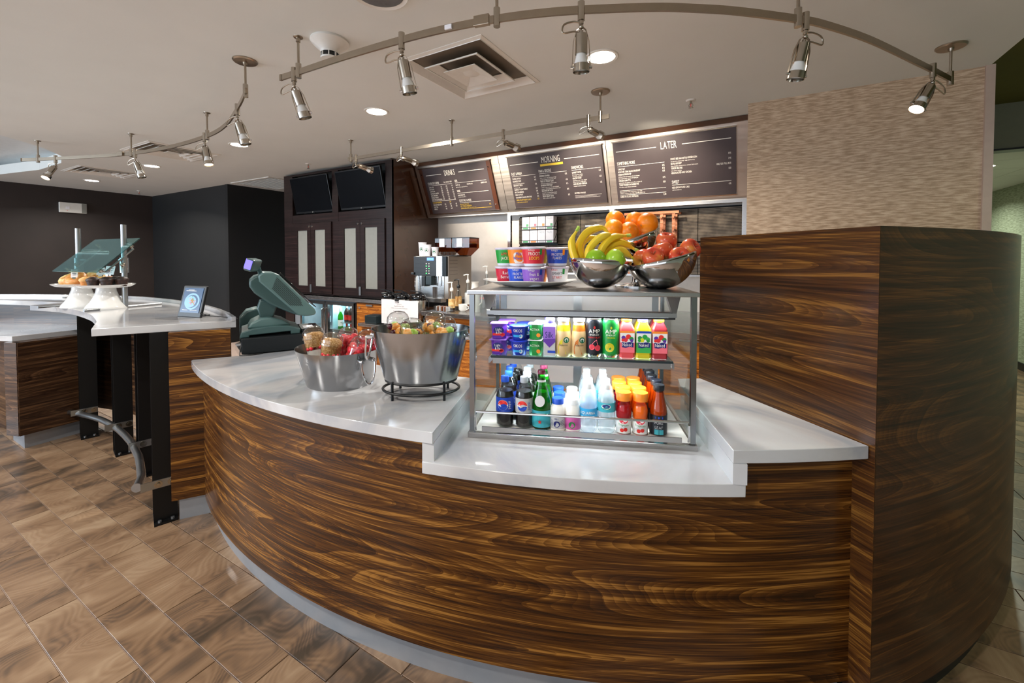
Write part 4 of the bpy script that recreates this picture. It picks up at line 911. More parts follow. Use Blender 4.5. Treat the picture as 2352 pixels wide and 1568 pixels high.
# sneeze guard
sg = thing('sneeze_guard', 'tilted glass sneeze guard on two silver poles over the pastries', 'sneeze guard')
P1, P2 = Vector((-4.065, 1.30)), Vector((-4.62, 1.20))
ax1 = (P1 - P2).normalized(); nrm = Vector((ax1.y, -ax1.x))       # towards the room
def c_of(nm): return tuple(Vector((-4.28, 1.207, 1.492)) + Vector((.996, .09, 0)) * (.24 if nm == 0 else -.24) - Vector((nrm.x * .70, nrm.y * .70, .715)) * .055)
for P, nm in ((P1, 0), (P2, 1)):
    zt = 1.715 if nm == 0 else 1.70
    p = MB().cyl((P.x, P.y, ZB + .01), (P.x, P.y, zt), .0175, n=24).build('pole', 'alu', sg)
    MB().cyl((P.x, P.y, 1.36), (P.x, P.y, 1.47), .027, n=24).cyl((P.x, P.y, 1.455), c_of(nm), .009, n=10).build('collar', 'alu', p)
    q = P + ax1 * .03 + nrm * .025
    MB().cyl((P.x, P.y, 1.40), (q.x, q.y, 1.40), .008, n=10).ball((q.x, q.y, 1.42), .016).build('lock_knob', 'bright_nickel', p)
    bd = Vector((nrm.x * .715, nrm.y * .715, -.70)); up = Vector((nrm.x * .70, nrm.y * .70, .715)); c = Vector((-4.28, 1.207, 1.492)) + Vector((.996, .09, 0)) * (.24 if nm == 0 else -.24) - up * .055
    br = MB().ribbon([c - bd * .13 + up * .03, c - bd * .12 - up * .002, c + bd * .12 - up * .002, c + bd * .13 + up * .03], .022, .006, Vector((ax1.x, ax1.y, 0))).build('bracket', 'alu', p, 20)
    for s in (-1, 1): MB().cyl(c + bd * .13 * s + up * .012, c + bd * .13 * s + up * .05, .011, n=12).build('glass_clamp', 'bright_nickel', br)
    a_, b_ = P - nrm * .24, P + nrm * .24
    MB().cyl((a_.x, a_.y, ZB + .008), (b_.x, b_.y, ZB + .008), .009, n=12).build('base_rail', 'alu', sg)
gl = [Vector(p) for p in ((-4.605, 1.051, 1.369), (-3.939, 1.111, 1.369), (-3.962, 1.362, 1.615), (-4.628, 1.302, 1.615))]
gn = (gl[1] - gl[0]).cross(gl[3] - gl[0]).normalized() * .003
MB().add([p + gn for p in gl] + [p - gn for p in gl], [(0, 1, 2, 3), (7, 6, 5, 4)] + [(i, (i + 1) % 4, 4 + (i + 1) % 4, 4 + i) for i in range(4)]).build('glass_sheet', 'glass_teal', sg, 0)
# digital photo frame
t = thing('photo_frame', 'black digital photo frame showing a salad bowl, on the bar top', 'photo frame', (-3.07, 1.285, ZB), R(11))
m = Matrix.Rotation(R(-14), 4, 'X')
MB().box((0, .008, .1), (.205, .016, .2), m).build('bezel', 'black_plastic', t, 0, bevel=.005)
MB().box((0, -.001, .107), (.165, .003, .155), m).build('screen', 'frame_screen', t, 0)
MB().bb((-.05, .02, 0), (.05, .10, .008)).build('stand', 'black_plastic', t, 0)
pl = MB()
def ell(b, cx, cz, rx, rz, yy, n=28): b.add([tuple(m @ Vector((cx + rx * math.cos(2 * math.pi * i / n), yy, cz + rz * math.sin(2 * math.pi * i / n)))) for i in range(n)], [tuple(range(n))])
ell(pl, .005, .1, .066, .052, -.0032); o = pl.build('pictured_bowl', 'frame_plate', t, 0)
pl = MB(); ell(pl, .005, .1, .052, .041, -.0038); pl.build('pictured_rim', 'frame_screen', t, 0)
pl = MB(); ell(pl, -.004, .098, .046, .036, -.0042); pl.build('pictured_dish', 'frame_plate', t, 0)
for k, mt in enumerate(('cinnamon', 'tea_green', 'rose', 'granola')):
    pl = MB()
    for i in range(12): ell(pl, .01 + random.gauss(0, .012), .1 + random.gauss(0, .011), .005, .003, -.0046 - .0001 * k, 6)
    o = pl.build('pictured_salad', mt, t, 0); o['kind'] = 'stuff'
b = MB()
for k, w in enumerate((.05, .09)): b.box((-.02, -.0035, .172 - .006 * k), (w, .0006, .0026), m)
for k, (xx, w) in enumerate(((-.04, .05), (.035, .06))): b.box((xx, -.0035, .045), (w, .0006, .002), m)
o = b.build('screen_text', 'print_white', t, 0); o['kind'] = 'stuff'
o = MB().tube([(-2.98, 1.31, ZB + .03), (-2.93, 1.34, ZB + .012), (-2.85, 1.39, ZB + .004), (-2.75, 1.40, ZB + .006), (-2.70, 1.385, ZB + .004)], .0028, 6).build('power_cord', 'black_plastic')
tag(o, 'thin black cord running from the photo frame across the bar', 'cord')
# little things behind the bar rim
for (x, y, mt, lab, cat) in ((-5.62, 1.36, 'cap_white', 'crumpled white napkin lying by the far rim of the bar', 'napkin'), (-5.35, 1.42, 'orange', 'orange peel scrap lying by the far rim of the bar', 'fruit')):
    o = MB(); 
    for k in range(5): o.ball((random.uniform(-.05, .05), random.uniform(-.02, .02), .012), (random.uniform(.02, .035), .02, random.uniform(.008, .014)), 8, 6)
    ob = o.build('napkin' if cat == 'napkin' else 'orange_peel', mt, None, 60); ob.location = (x, y, ZB); tag(ob, lab, cat)
# ------------------------------------------------------------------ cash register
# s runs along the visible side (60 deg), local y away from the camera
RG = Vector((-2.600, 1.352)); rza = R(62)
dr = thing('till_box', 'black metal cash drawer under the register', 'cash drawer', (RG.x, RG.y, .9), rza)
MB().bb((0, 0, .006), (.44, .36, .098)).build('body', 'dark_steel', dr, 0, bevel=.004)
MB().bb((.44, .012, .014), (.446, .348, .085)).build('drawer_front', 'black_plastic', dr, 0)
for x in (.03, .41):
    for y in (.03, .33): MB().cyl((x, y, 0), (x, y, .006), .012, n=10).build('foot', 'rubber', dr)
o = MB().tube([(RG.x - .02, RG.y + .02, .99), (RG.x - .01, RG.y - .0, .94), (RG.x + .005, RG.y - .012, .905), (RG.x + .04, RG.y + .03, .904), (RG.x + .06, RG.y + .09, .904)], .004, 6).build('drawer_cable', 'black_plastic'); tag(o, 'grey cable hanging off the cash drawer corner', 'cable')
rg = thing('cash_register', 'teal-grey point of sale terminal with tilted screen and pole display', 'cash register', (RG.x, RG.y, .998), rza)
def extr(poly, y0, y1, nm, mt, par, bev=.006, sm=40):
    n = len(poly)
    v = [(a, y0, b_) for a, b_ in poly] + [(a, y1, b_) for a, b_ in poly]
    return MB().add(v, [(i, (i + 1) % n, n + (i + 1) % n, n + i) for i in range(n)] + [tuple(range(n)), tuple(range(2 * n - 1, n - 1, -1))]).build(nm, mt, par, sm, bevel=bev, seg=3)
# profile in metres above the drawer: s, z
extr([(-.01, .0), (.04, .0), (.04, .012), (.26, .02), (.26, .0), (.31, .0), (.315, .03), (.25, .052), (.16, .058), (.06, .05), (.0, .032)], .03, .33, 'base', 'pos_body', rg, .005)
extr([(.03, .045), (.27, .05), (.22, .085), (.15, .108), (.10, .105), (.05, .08)], .07, .29, 'base_dome', 'pos_light', rg, .012)
extr([(.10, .10), (.17, .10), (.19, .16), (.22, .20), (.10, .21), (.085, .16)], .12, .24, 'neck', 'pos_body', rg, .008)
extr([(.115, .385), (.17, .382), (.20, .37), (.395, .15), (.405, .125), (.395, .11), (.35, .105), (.30, .115), (.095, .33), (.09, .365)], .02, .34, 'screen_housing', 'pos_light', rg, .012)
extr([(.07, .36), (.115, .375), (.315, .125), (.30, .112), (.24, .14), (.15, .19), (.07, .26), (.045, .30), (.045, .335)], .04, .32, 'rear_housing', 'pos_body', rg, .014)
v = MB()
for k in range(9):
    dd = Vector((.665, 0, -.747)); pp = Vector((.747, 0, .665))
    a0_ = Vector((.185, .0185, .352)) - pp * (.0075 * k) + dd * (.004 * k); L_ = .22 - .012 * abs(k - 2)
    v.add([a0_, a0_ + dd * L_, a0_ + dd * L_ + pp * .0028, a0_ + pp * .0028], [(0, 1, 2, 3)])
o = v.build('vent_slots', 'black_plastic', rg, 0); o['kind'] = 'stuff'
extr([(.205, .378), (.402, .157), (.406, .160), (.209, .381)], .03, .33, 'touch_screen', 'screen_black', rg, .001)
MB().cyl((.105, .12, .37), (.095, .10, .41), .012, n=12).build('display_pole', 'pos_body', rg)
dm = Matrix.Translation((.065, .07, .43)) @ Matrix.Rotation(R(-28), 4, 'Z') @ Matrix.Rotation(R(18), 4, 'Y')
o = MB().box((0, 0, 0), (.05, .10, .075), dm).build('customer_display', 'pos_body', rg, 0, bevel=.01)
MB().box((-.0, -.051, .002), (.036, .004, .055), dm).box((-.0265, 0, .004), (.004, .075, .055), dm).build('display_screen', 'pos_screen', o, 0)
pr = thing('receipt_printer', 'small rounded grey receipt printer behind the register', 'printer', (-2.93, 1.625, .9), rza)
extr([(-.10, .0), (.09, .0), (.09, .16), (.06, .20), (.0, .225), (-.06, .21), (-.10, .16)], .05, .22, 'body', 'pos_body', pr, .012)
extr([(.05, .05), (.10, .06), (.10, .16), (.06, .19), (.02, .17)], .042, .06, 'paper_mouth', 'black_plastic', pr, .004)
bx = thing('card_terminal', 'black card reader lying on the drawer beside the register', 'card reader', (RG.x, RG.y, .998), rza)
MB().bb((.32, .06, .0), (.435, .30, .022)).build('body', 'black_gloss', bx, 0, bevel=.004); MB().bb((.34, .1, .022), (.40, .2, .024)).build('receipt', 'white_paper', bx, 0)
# ------------------------------------------------------------------ steel tubs with cups
def tub(x, y, z, rz, h, label, hs, contents):
    t = thing('steel_tub', label, 'tub', (x, y, z), rz)
    e = .74
    MB().lathe([(0, .004), (.148, .004), (.152, 0), (.155, .006), (.205, h - .003), (.206, h), (.203, h), (.150, .012), (0, .010)], 64, sx=1, sy=e if h > .18 else .86).build('bowl', 'steel_tub', t, 40)
    for s in hs:
        zz = h - .035; xr = (.155 + .05 * zz / h) * s
        for yy in (-.028, .028):
            m = MB(); m.lathe([(0, 0), (.009, 0), (.009, .026), (.007, .031), (0, .033)], 12, M=Matrix.Translation((xr - .004 * s, yy, zz)) @ Matrix.Rotation(R(90) * s, 4, 'Y'))
            hd = m.build('handle_lug', 'chrome', t)
        pts = [(xr + .022 * s + .012 * s * math.sin(a), .034 * math.cos(a) * 1.0, zz - .004 - .095 * math.sin(a)) for a in [math.pi * i / 16 for i in range(17)]]
        MB().tube(pts, .0042, 8).build('ring_handle', 'chrome', hd)
    return t
TB1 = Vector((-1.655, 1.285)); TB2 = Vector((-1.215, 1.345))
tub(TB1.x, TB1.y, .9, R(-6), .165, 'low oval steel tub with granola and strawberry cups', (1, -1), None)
tub(TB2.x, TB2.y, .974, R(27), .205, 'oval steel tub raised on a black wire stand, with fruit cups', (1, -1), None)
st = thing('wire_stand', 'black wire ring stand under the fruit cup tub', 'stand', (TB2.x, TB2.y, .9), R(27))
def ring_(r, z, e=.74): return [(r * math.cos(2 * math.pi * i / 48), e * r * math.sin(2 * math.pi * i / 48), z) for i in range(48)]
MB().tube(ring_(.146, .068), .0055, 8, True).build('upper_ring', 'black_metal', st); MB().tube(ring_(.158, .030), .0055, 8, True).build('lower_ring', 'black_metal', st)
for a in (-128, -42, 52, 138):
    p = (.152 * math.cos(R(a)), .74 * .152 * math.sin(R(a))); MB().cyl((*p, 0), (*p, .072), .0058, n=10).build('leg', 'black_metal', st)
def cup(x, y, z, rot, tilt, kind, label, group):
    t = thing('dome_cup', label, 'cup', (x, y, z), rot, group); t.rotation_euler = (tilt[0], tilt[1], rot)
    MB().lathe([(0, 0), (.031, 0), (.044, .105), (.047, .106), (.047, .109)], 28).build('cup', 'clear_cup', t, 50)
    MB().lathe([(.048, .107), (.05, .108), (.05, .115), (.046, .117), (.0465, .13), (.042, .146), (.03, .159), (.012, .165), (0, .166)], 28).build('dome_lid', 'clear_cup', t, 60)
    f = MB()
    if kind == 'granola':
        MB().lathe([(0, .003), (.030, .003), (.0365, .055), (0, .058)], 24).build('yogurt', 'milk', t, 50)
        s = MB()
        for i in range(14): a = random.random() * 6.28; s.ball((.034 * math.cos(a), .034 * math.sin(a), .06 + random.random() * .008), .009, 8, 6)
        o = s.build('berries', 'strawberry', t, 60); o['kind'] = 'stuff'
        MB().lathe([(0, .065), (.0385, .068), (.043, .10), (.043, .122), (.03, .134), (0, .138)], 24).build('granola', 'granola', t, 60)
    elif kind == 'straw':
        s = MB()
        for i in range(34):
            a = random.random() * 6.28; zz = random.random(); r = (.024 + .012 * zz) * random.uniform(.5, 1)
            s.ball((r * math.cos(a), r * math.sin(a), .018 + zz * .105), (.02, .015, .018), 8, 6)
        o = s.build('strawberries', 'strawberry', t, 60); o['kind'] = 'stuff'
    else:
        for mt, cnt, sz in (('melon', 15, .023), ('honeydew', 9, .021), ('grape', 14, .0125)):
            s = MB()
            for i in range(cnt):
                a = random.random() * 6.28; zz = random.random() * .9; r = (.022 + .014 * zz) * random.uniform(.5, 1); q = sz * random.uniform(.85, 1.15)
                if mt == 'grape': s.ball((r * 1.1 * math.cos(a), r * 1.1 * math.sin(a), .02 + zz * .10), q, 10, 7)
                else: s.ball((r * math.cos(a), r * math.sin(a), .02 + zz * .10), (q, q * .8, q * .9), 7, 5)
            o = s.build({'melon': 'melon_chunks', 'honeydew': 'honeydew_chunks', 'grape': 'grapes'}[mt], mt, t, 50); o['kind'] = 'stuff'
    return t
g1 = 'granola and berry cups in the low tub'; g2 = 'fruit cups in the raised tub'
for px, py, z, tl, k, lab in ((-1.745, 1.235, .995, (R(-4), R(-10)), 'granola', 'dome-lidded cup of yogurt and granola at the left end of the low tub'), (-1.640, 1.212, .98, (R(-6), R(8)), 'granola', 'dome-lidded cup of yogurt and granola, second from the left in the low tub'),
    (-1.655, 1.335, .985, (R(4), R(2)), 'straw', 'dome-lidded strawberry cup at the back of the low tub'), (-1.568, 1.365, .98, (R(6), R(8)), 'straw', 'dome-lidded strawberry cup near the ring handle of the low tub'), (-1.555, 1.262, .965, (R(-16), R(16)), 'straw', 'strawberry cup tipped forward at the front right of the low tub')):
    cup(px, py, z, R(20), tl, k, lab, g1)
for px, py, z, tl, lab in ((-1.315, 1.330, 1.08, (0, R(-6)), 'dome-lidded fruit cup at the left of the raised tub'), (-1.215, 1.300, 1.062, (R(-6), R(0)), 'fruit cup with the lowest dome, front of the raised tub'), (-1.188, 1.385, 1.08, (0, R(5)), 'dome-lidded cup of melon and grapes, tallest in the raised tub'), (-1.105, 1.385, 1.068, (R(-2), R(8)), 'dome-lidded fruit cup at the right of the raised tub')):
    cup(px, py, z, R(random.random() * 300), tl, 'fruit', lab, g2)
# ------------------------------------------------------------------ glass display case
CO = Vector((-.937, 1.293)); CW, CD, CZ0, CZ1 = .82, .56, .798, 1.35
dc_ = thing('display_case', 'steel-framed glass display case full of drinks, on the lower step', 'display case', (CO.x, CO.y, CZ0), A)
H = CZ1 - CZ0; f = .012
MB().bb((0, -.008, 0), (CW, CD, .02)).build('base', 'steel', dc_, 0, bevel=.002)
MB().bb((-.002, -.006, H - .016), (CW + .002, CD, H)).build('top_frame', 'steel', dc_, 0, bevel=.002)
for x in (.006, CW - .024):
    for y in (.0, CD - .02): MB().bb((x, y, .02), (x + .018, y + .018, H - .016)).build('corner_post', 'steel_frame', dc_, 0)
for x in (.012, CW - .016): MB().bb((x, .02, .022), (x + .004, CD - .02, H - .018)).build('side_pane', 'glass', dc_, 0)
# sliding rear doors
for x0, x1, y in ((.03, .42, CD - .014), (.40, .79, CD - .006)):
    b = MB(); b.bb((x0, y, .03), (x0 + .03, y + .006, H - .03)); b.bb((x1 - .03, y, .03), (x1, y + .006, H - .03)); b.bb((x0 + .03, y, .03), (x1 - .03, y + .006, .06)); b.bb((x0 + .03, y, H - .06), (x1 - .03, y + .006, H - .03))
    o = b.build('rear_door', 'alu', dc_, 0); MB().bb((x0 + .03, y + .002, .06), (x1 - .03, y + .004, H - .06)).build('pane', 'rear_pane', o, 0)
# shelf
SZ = 1.088 - CZ0
o = MB().bb((.07, .085, SZ - .008), (CW - .065, CD - .05, SZ)).build('glass_shelf', 'glass_green', dc_, 0)
MB().bb((.07, .083, SZ - .0085), (CW - .065, .085, SZ + .0005)).build('shelf_edge', 'pos_dark', o, 0)
MB().bb((.075, .10, SZ - .034), (CW - .07, .106, SZ - .009)).build('shelf_rail', 'alu', dc_, 0)
for x in (.06, CW - .066): MB().bb((x, .09, SZ - .03), (x + .006, CD - .03, SZ - .009)).build('shelf_bracket', 'alu', dc_, 0)
# light bar under the top
lb = MB().bb((.055, .08, .452), (CW - .055, .135, .468)).build('light_bar', 'alu', dc_, 0)
MB().bb((.06, .079, .445), (CW - .06, .085, .4515)).build('bar_lip', 'black_plastic', lb, 0)
for x in (.055, CW - .07): MB().add([(x, .08, .468), (x + .014, .08, .468), (x + .014, .12, .468), (x, .12, .468), (x - .02, .1, H - .016), (x + .034, .1, H - .016), (x + .034, .13, H - .016), (x - .02, .13, H - .016)], [(0, 1, 5, 4), (1, 2, 6, 5), (2, 3, 7, 6), (3, 0, 4, 7)]).build('bar_hanger', 'alu', lb, 0)
MB().bb((.08, .095, .4445), (CW - .08, .13, .4515)).build('led_strip', 'led_strip', lb, 0)
arealight('case_led', (CW / 2, .115, .443), CW - .16, 2.6, (.86, .96, 1), (0, 0, 0), .03, dc_)
MB().bb((.08, .108, SZ - .016), (CW - .08, .125, SZ - .0095)).build('shelf_led', 'led_strip', dc_, 0)
arealight('shelf_led_lamp', (CW / 2, .116, SZ - .018), CW - .17, 2.0, (.86, .96, 1), (0, 0, 0), .015, dc_)
MB().bb((.02, .012, .02), (CW - .02, CD - .02, .0203)).build('deck', 'white_plastic', dc_, 0)
# front rails
MB().cyl((.03, .0, .097), (CW - .03, .0, .097), .0045, n=10).build('front_rail', 'chrome', dc_)
MB().bb((.055, -.012, .028), (CW - .055, -.006, .046)).build('lower_rail', 'steel', dc_, 0)
for x in (.032, CW - .032): MB().tube([(x, -.002, .095), (x, -.012, .09), (x, -.012, .05), (x, -.002, .03)], .003, 6).build('rail_clip', 'chrome', dc_)
def cw(u, v, z): p = CO + E1 * u + E2 * v; return (p.x, p.y, z)
CY = .003
def facecyl(r, a_off=-math.pi / 2, dr=.0006):     # text wrapper: bend round a bottle, centred on its front (-y)
    return lambda z0: (lambda x, y: ((r + dr) * math.cos(a_off + x / r), (r + dr) * math.sin(a_off + x / r), z0 + y))
def labelband(r, z0, z1, mat, par, nm='label', n=28, r1=None, dr=.0004):
    return MB().lathe([(r + dr, z0), ((r1 or r) + dr, z1)], n).build(nm, mat, par, 60)
def disc_on(b, r, cx, cz, rr, n=24, dr=.001, e=1.0, half=None):
    fn = facecyl(r, dr=dr)(cz)
    if half is None: pts = [(cx + rr * math.cos(2 * math.pi * i / n), e * rr * math.sin(2 * math.pi * i / n)) for i in range(n)]
    elif half == 'u': pts = [(cx + rr * math.cos(math.pi * i / n), rr * math.sin(math.pi * i / n)) for i in range(n + 1)] + [(cx - rr * .4, .05 * rr), (cx + rr * .2, .3 * rr)]
    else: pts = [(cx + rr * math.cos(-math.pi * i / n), rr * math.sin(-math.pi * i / n)) for i in range(n + 1)] + [(cx - rr * .3, -.3 * rr), (cx + rr * .3, 0)]
    b.add([fn(*p) for p in pts], [tuple(range(len(pts)))])
def txt(par, s, r, z, size, mat, sx=.8, cx=0, nm='lettering', dr=.0012):
    fn = facecyl(r, dr=dr)(z); b = MB(); b.text(s, size, lambda x, y: fn(x + cx, y), sx); return b.build(nm, mat, par, 0)
def row(proto, n, u, v0, dv, z, labels, rz=None):
    """front item then copies going back in the case"""
    for i in range(n):
        o = proto if i == 0 else dup(proto)
        o.location = cw(u + (.004 * math.sin(i * 2.1) if i else 0), v0 + dv * i, z); o.rotation_euler = (0, 0, A - R(6) if rz is None else rz); o['label'] = labels[i]
def lab(front, n, tail): return [front + ', ' + ('front of its row' if i == 0 else ORD[i] + ' from the front of its row') + tail for i in range(n)]
DZ = CZ0 + .0205
# --- colas
def cola(lblmat, capmat, diet):
    t = thing('soda_bottle', '', 'bottle', group='cola bottles in the case')
    prof = [(0, .004), (.026, .001), (.034, .012), (.0335, .03), (.0345, .05), (.0345, .118), (.0325, .135), (.024, .158), (.0145, .172), (.0135, .178)]
    MB().lathe(prof, 28).build('bottle', 'clear_pet', t, 60)
    MB().lathe([(0, .006), (.032, .012), (.0325, .116), (.0305, .134), (.0285, .14), (0, .14)], 24).build('cola', 'cola', t, 60)
    MB().lathe([(.0152, .172), (.0158, .174), (.0158, .192), (.0145, .194), (0, .194)], 20).build('cap', capmat, t, 40)
    l = labelband(.0348, .062, .118, lblmat, t)
    b = MB(); disc_on(b, .0352, 0, .090, .0205); b.build('emblem', 'label_white', l, 0)
    b = MB(); disc_on(b, .0352, 0, .091, .0185, dr=.0018, half='u'); b.build('emblem_top', 'red', l, 0)
    b = MB(); disc_on(b, .0352, 0, .088, .0180, dr=.0018, half='d'); b.build('emblem_base', 'label_blue', l, 0)
    b = MB(); fn = facecyl(.0352, dr=.0014)(.075); b.text('pepsi', .016, lambda x, y: fn(.03 - y, x + .015), .9, 'c'); b.build('lettering', 'print_white' if not diet else 'label_blue', l, 0)
    return t
row(cola('label_blue', 'cap_blue', 0), 5, .128, .078, .075, DZ, lab('cola bottle with blue cap and blue label', 5, ''))
row(cola('label_silver', 'cap_grey', 1), 4, .203, .078, .075, DZ, lab('diet cola bottle with grey cap and silver label', 4, ''))
# --- green sparkling water
t = thing('sparkling_water', '', 'bottle', group='green water bottles in the case')
MB().lathe([(0, .004), (.03, 0), (.036, .008), (.0365, .085), (.034, .108), (.02, .165), (.0145, .19), (.0138, .208), (.0148, .209), (.0148, .214), (.013, .216), (0, .216)], 28).build('bottle', 'green_glass', t, 60)
MB().lathe([(0, .008), (.033, .012), (.0335, .085), (.031, .108), (.0225, .14), (0, .142)], 24).build('water', 'green_can', t, 60)
MB().lathe([(.0152, .208), (.0155, .214), (.0135, .222), (0, .223)], 18).build('crown_cap', 'grape', t, 40)
labelband(.0185, .166, .186, 'label_silver', t, 'neck_label', r1=.0155)
l = labelband(.0366, .012, .075, 'label_teal', t); txt(l, 'S.PELLEGRINO', .0367, .058, .011, 'navy', .85)
b = MB(); fn = facecyl(.0367, dr=.0013)(.034); b.add([fn(.009 * (1 if i % 2 == 0 else .42) * math.cos(R(90 + 36 * i)), .009 * (1 if i % 2 == 0 else .42) * math.sin(R(90 + 36 * i))) for i in range(10)], [tuple(range(10))]); b.build('star', 'red', l, 0)
b = MB(); n = 24; rr = .019
b.add([(rr * math.cos(2 * math.pi * i / n) * 1.0, -.0335 + .45 * abs(rr * math.sin(2 * math.pi * i / n)) * 0 + (.010 if 0 else .0) - .0028 + .40 * (rr * math.sin(2 * math.pi * i / n)) , .112 + rr * math.sin(2 * math.pi * i / n)) for i in range(n)], [tuple(range(n))]); b.build('seal', 'label_silver', t, 0)
row(t, 3, .270, .078, .08, DZ, lab('green glass sparkling water bottle', 3, ''))
# --- milk
def milk(cap, lbl, c2, words):
    t = thing('milk_bottle', '', 'bottle', group='milk bottles in the case')
    MB().lathe([(0, .002), (.027, 0), (.0295, .008), (.0295, .07), (.0275, .085), (.0215, .098), (.0205, .104)], 26).build('bottle', 'milk', t, 60)
    MB().lathe([(.0225, .10), (.0225, .118), (.021, .12), (0, .12)], 24).build('cap', cap, t, 40)
    l = labelband(.0297, .01, .062, lbl, t)
    if words: txt(l, words, .0298, .044, .010, c2, .8)
    b = MB(); disc_on(b, .0298, 0, .028, .012); b.build('emblem', c2, l, 0)
    if words:
        b = MB(); 
        for k in range(4):
            fn = facecyl(.0298, dr=.0012)(.02 + k * .006)
            for s in (-1, 1): b.add([fn(s * .014, 0), fn(s * .028, .006), fn(s * .028, .0072), fn(s * .014, .0012)], [(0, 1, 2, 3)])
        o_ = b.build('stripes', c2, l, 0); o_['kind'] = 'stuff'
    return t
row(milk('cap_blue', 'label_silver', 'navy', 'MILK'), 3, .333, .072, .07, DZ, lab('small milk bottle with blue cap', 3, ''))
row(milk('cap_white', 'label_pink', 'green_label', ''), 3, .389, .072, .07, DZ, lab('small milk bottle with white cap and pink label', 3, ''))
# --- water
def wat(lbl, words, c2, z0, z1, oval):
    t = thing('water_bottle', '', 'bottle', group='water bottles in the case')
    pr = [(0, .004), (.027, .001), (.0325, .008)] + [(.0325 - .0012 * (k % 2), .014 + k * .008) for k in range(7)] + [(.033, .07), (.033, .112), (.031, .125), (.023, .15), (.0135, .162), (.013, .166)]
    MB().lathe(pr, 26).build('bottle', 'water', t, 50)
    MB().lathe([(.0148, .16), (.0152, .163), (.0152, .177), (.0142, .179), (0, .179)], 20).build('cap', 'cap_white', t, 40)
    l = labelband(.0333, z0, z1, lbl, t)
    if oval:
        b = MB(); disc_on(b, .0335, 0, (z0 + z1) / 2 + .004, .017, e=.55); b.build('emblem', 'label_white', l, 0)
        b = MB(); disc_on(b, .0335, 0, (z0 + z1) / 2 + .006, .014, e=.42, dr=.0016); b.build('emblem_core', 'navy', l, 0)
        txt(l, 'Pure Life', .0335, (z0 + z1) / 2 - .006, .010, 'green_label', .8, dr=.002)
    else: txt(l, words, .0335, (z0 + z1) / 2 - .002, .015, 'print_white', .75)
    return t
row(wat('label_aqua', 'AQUAFINA', 'print_white', .055, .092, 0), 4, .447, .076, .072, DZ, lab('water bottle with bright blue label', 4, ''))
row(wat('label_teal', '', 'navy', .082, .116, 1), 4, .514, .076, .072, DZ, lab('water bottle with teal label and oval emblem', 4, ''))
# --- orange-capped juices
def juice(liq, inner, words):
    t = thing('juice_bottle', '', 'bottle', group='orange-capped juices in the case')
    MB().lathe([(0, .004), (.022, .001), (.027, .006), (.027, .06), (.029, .075), (.029, .09), (.025, .105), (.0235, .118), (.025, .128)], 26).build('bottle', liq, t, 60)
    MB().lathe([(0, .007), (.0245, .008), (.0245, .06), (.026, .076), (.026, .09), (.022, .106), (.0, .11)], 22).build('juice', inner, t, 60)
    MB().lathe([(.0265, .124), (.0272, .126), (.0285, .152), (.027, .154), (0, .1535)], 26).build('cap', 'cap_orange', t, 40)
    l = labelband(.0272, .006, .06, 'label_white', t)
    txt(l, 'Tropicana', .0274, .034, .0125, 'green_label', .72)
    b = MB(); disc_on(b, .0274, 0, .06, .018, half='d', dr=.0012); b.build('emblem', 'cherry', l, 0)
    b = MB(); disc_on(b, .0274, -.006, .018, .007); disc_on(b, .0274, .007, .021, .007); b.build('fruit_print', 'red', l, 0)
    return t
row(juice('red_liquid', 'k_berry', ''), 4, .577, .074, .066, DZ, lab('ruby red juice with wide orange cap', 4, ''))
row(juice('orange_liquid', 'cap_orange', ''), 4, .637, .074, .066, DZ, lab('amber juice with wide orange cap', 4, ''))
# --- iced tea
t = thing('tea_bottle', '', 'bottle', group='iced tea bottles in the case')
MB().lathe([(0, .004), (.026, .001), (.031, .006), (.031, .085), (.029, .1), (.021, .14), (.0185, .165), (.018, .17)], 26).build('bottle', 'amber_liquid', t, 60)
MB().lathe([(0, .008), (.0285, .01), (.0285, .085), (.026, .102), (.0185, .14), (.016, .158), (0, .16)], 22).build('tea', 'caramel', t, 60)
MB().lathe([(.0205, .165), (.021, .167), (.021, .182), (.02, .184), (0, .184)], 22).build('cap', 'cap_navy', t, 40)
l = labelband(.0312, .006, .078, 'cap_navy', t); txt(l, 'PURE', .0314, .046, .015, 'label_silver', .85); txt(l, 'LEAF', .0314, .029, .015, 'label_silver', .85)
b = MB(); fn = facecyl(.0314)(0); b.add([fn(-.016, .008), fn(-.005, .008), fn(.006, .008), fn(.016, .008), fn(.016, .026), fn(.006, .026), fn(-.005, .026), fn(-.016, .026)], [(0, 1, 6, 7), (1, 2, 5, 6), (2, 3, 4, 5)]); b.build('leaf_print', 'label_teal', l, 0)
b = MB(); b.add([fn(-.014, .066), fn(0, .066), fn(.014, .066), fn(.014, .073), fn(0, .073), fn(-.014, .073)], [(0, 1, 4, 5), (1, 2, 3, 4)]); b.build('top_band', 'label_blue', l, 0)
row(t, 6, .703, .08, .066, DZ, lab('iced tea bottle with black cap', 6, ''))
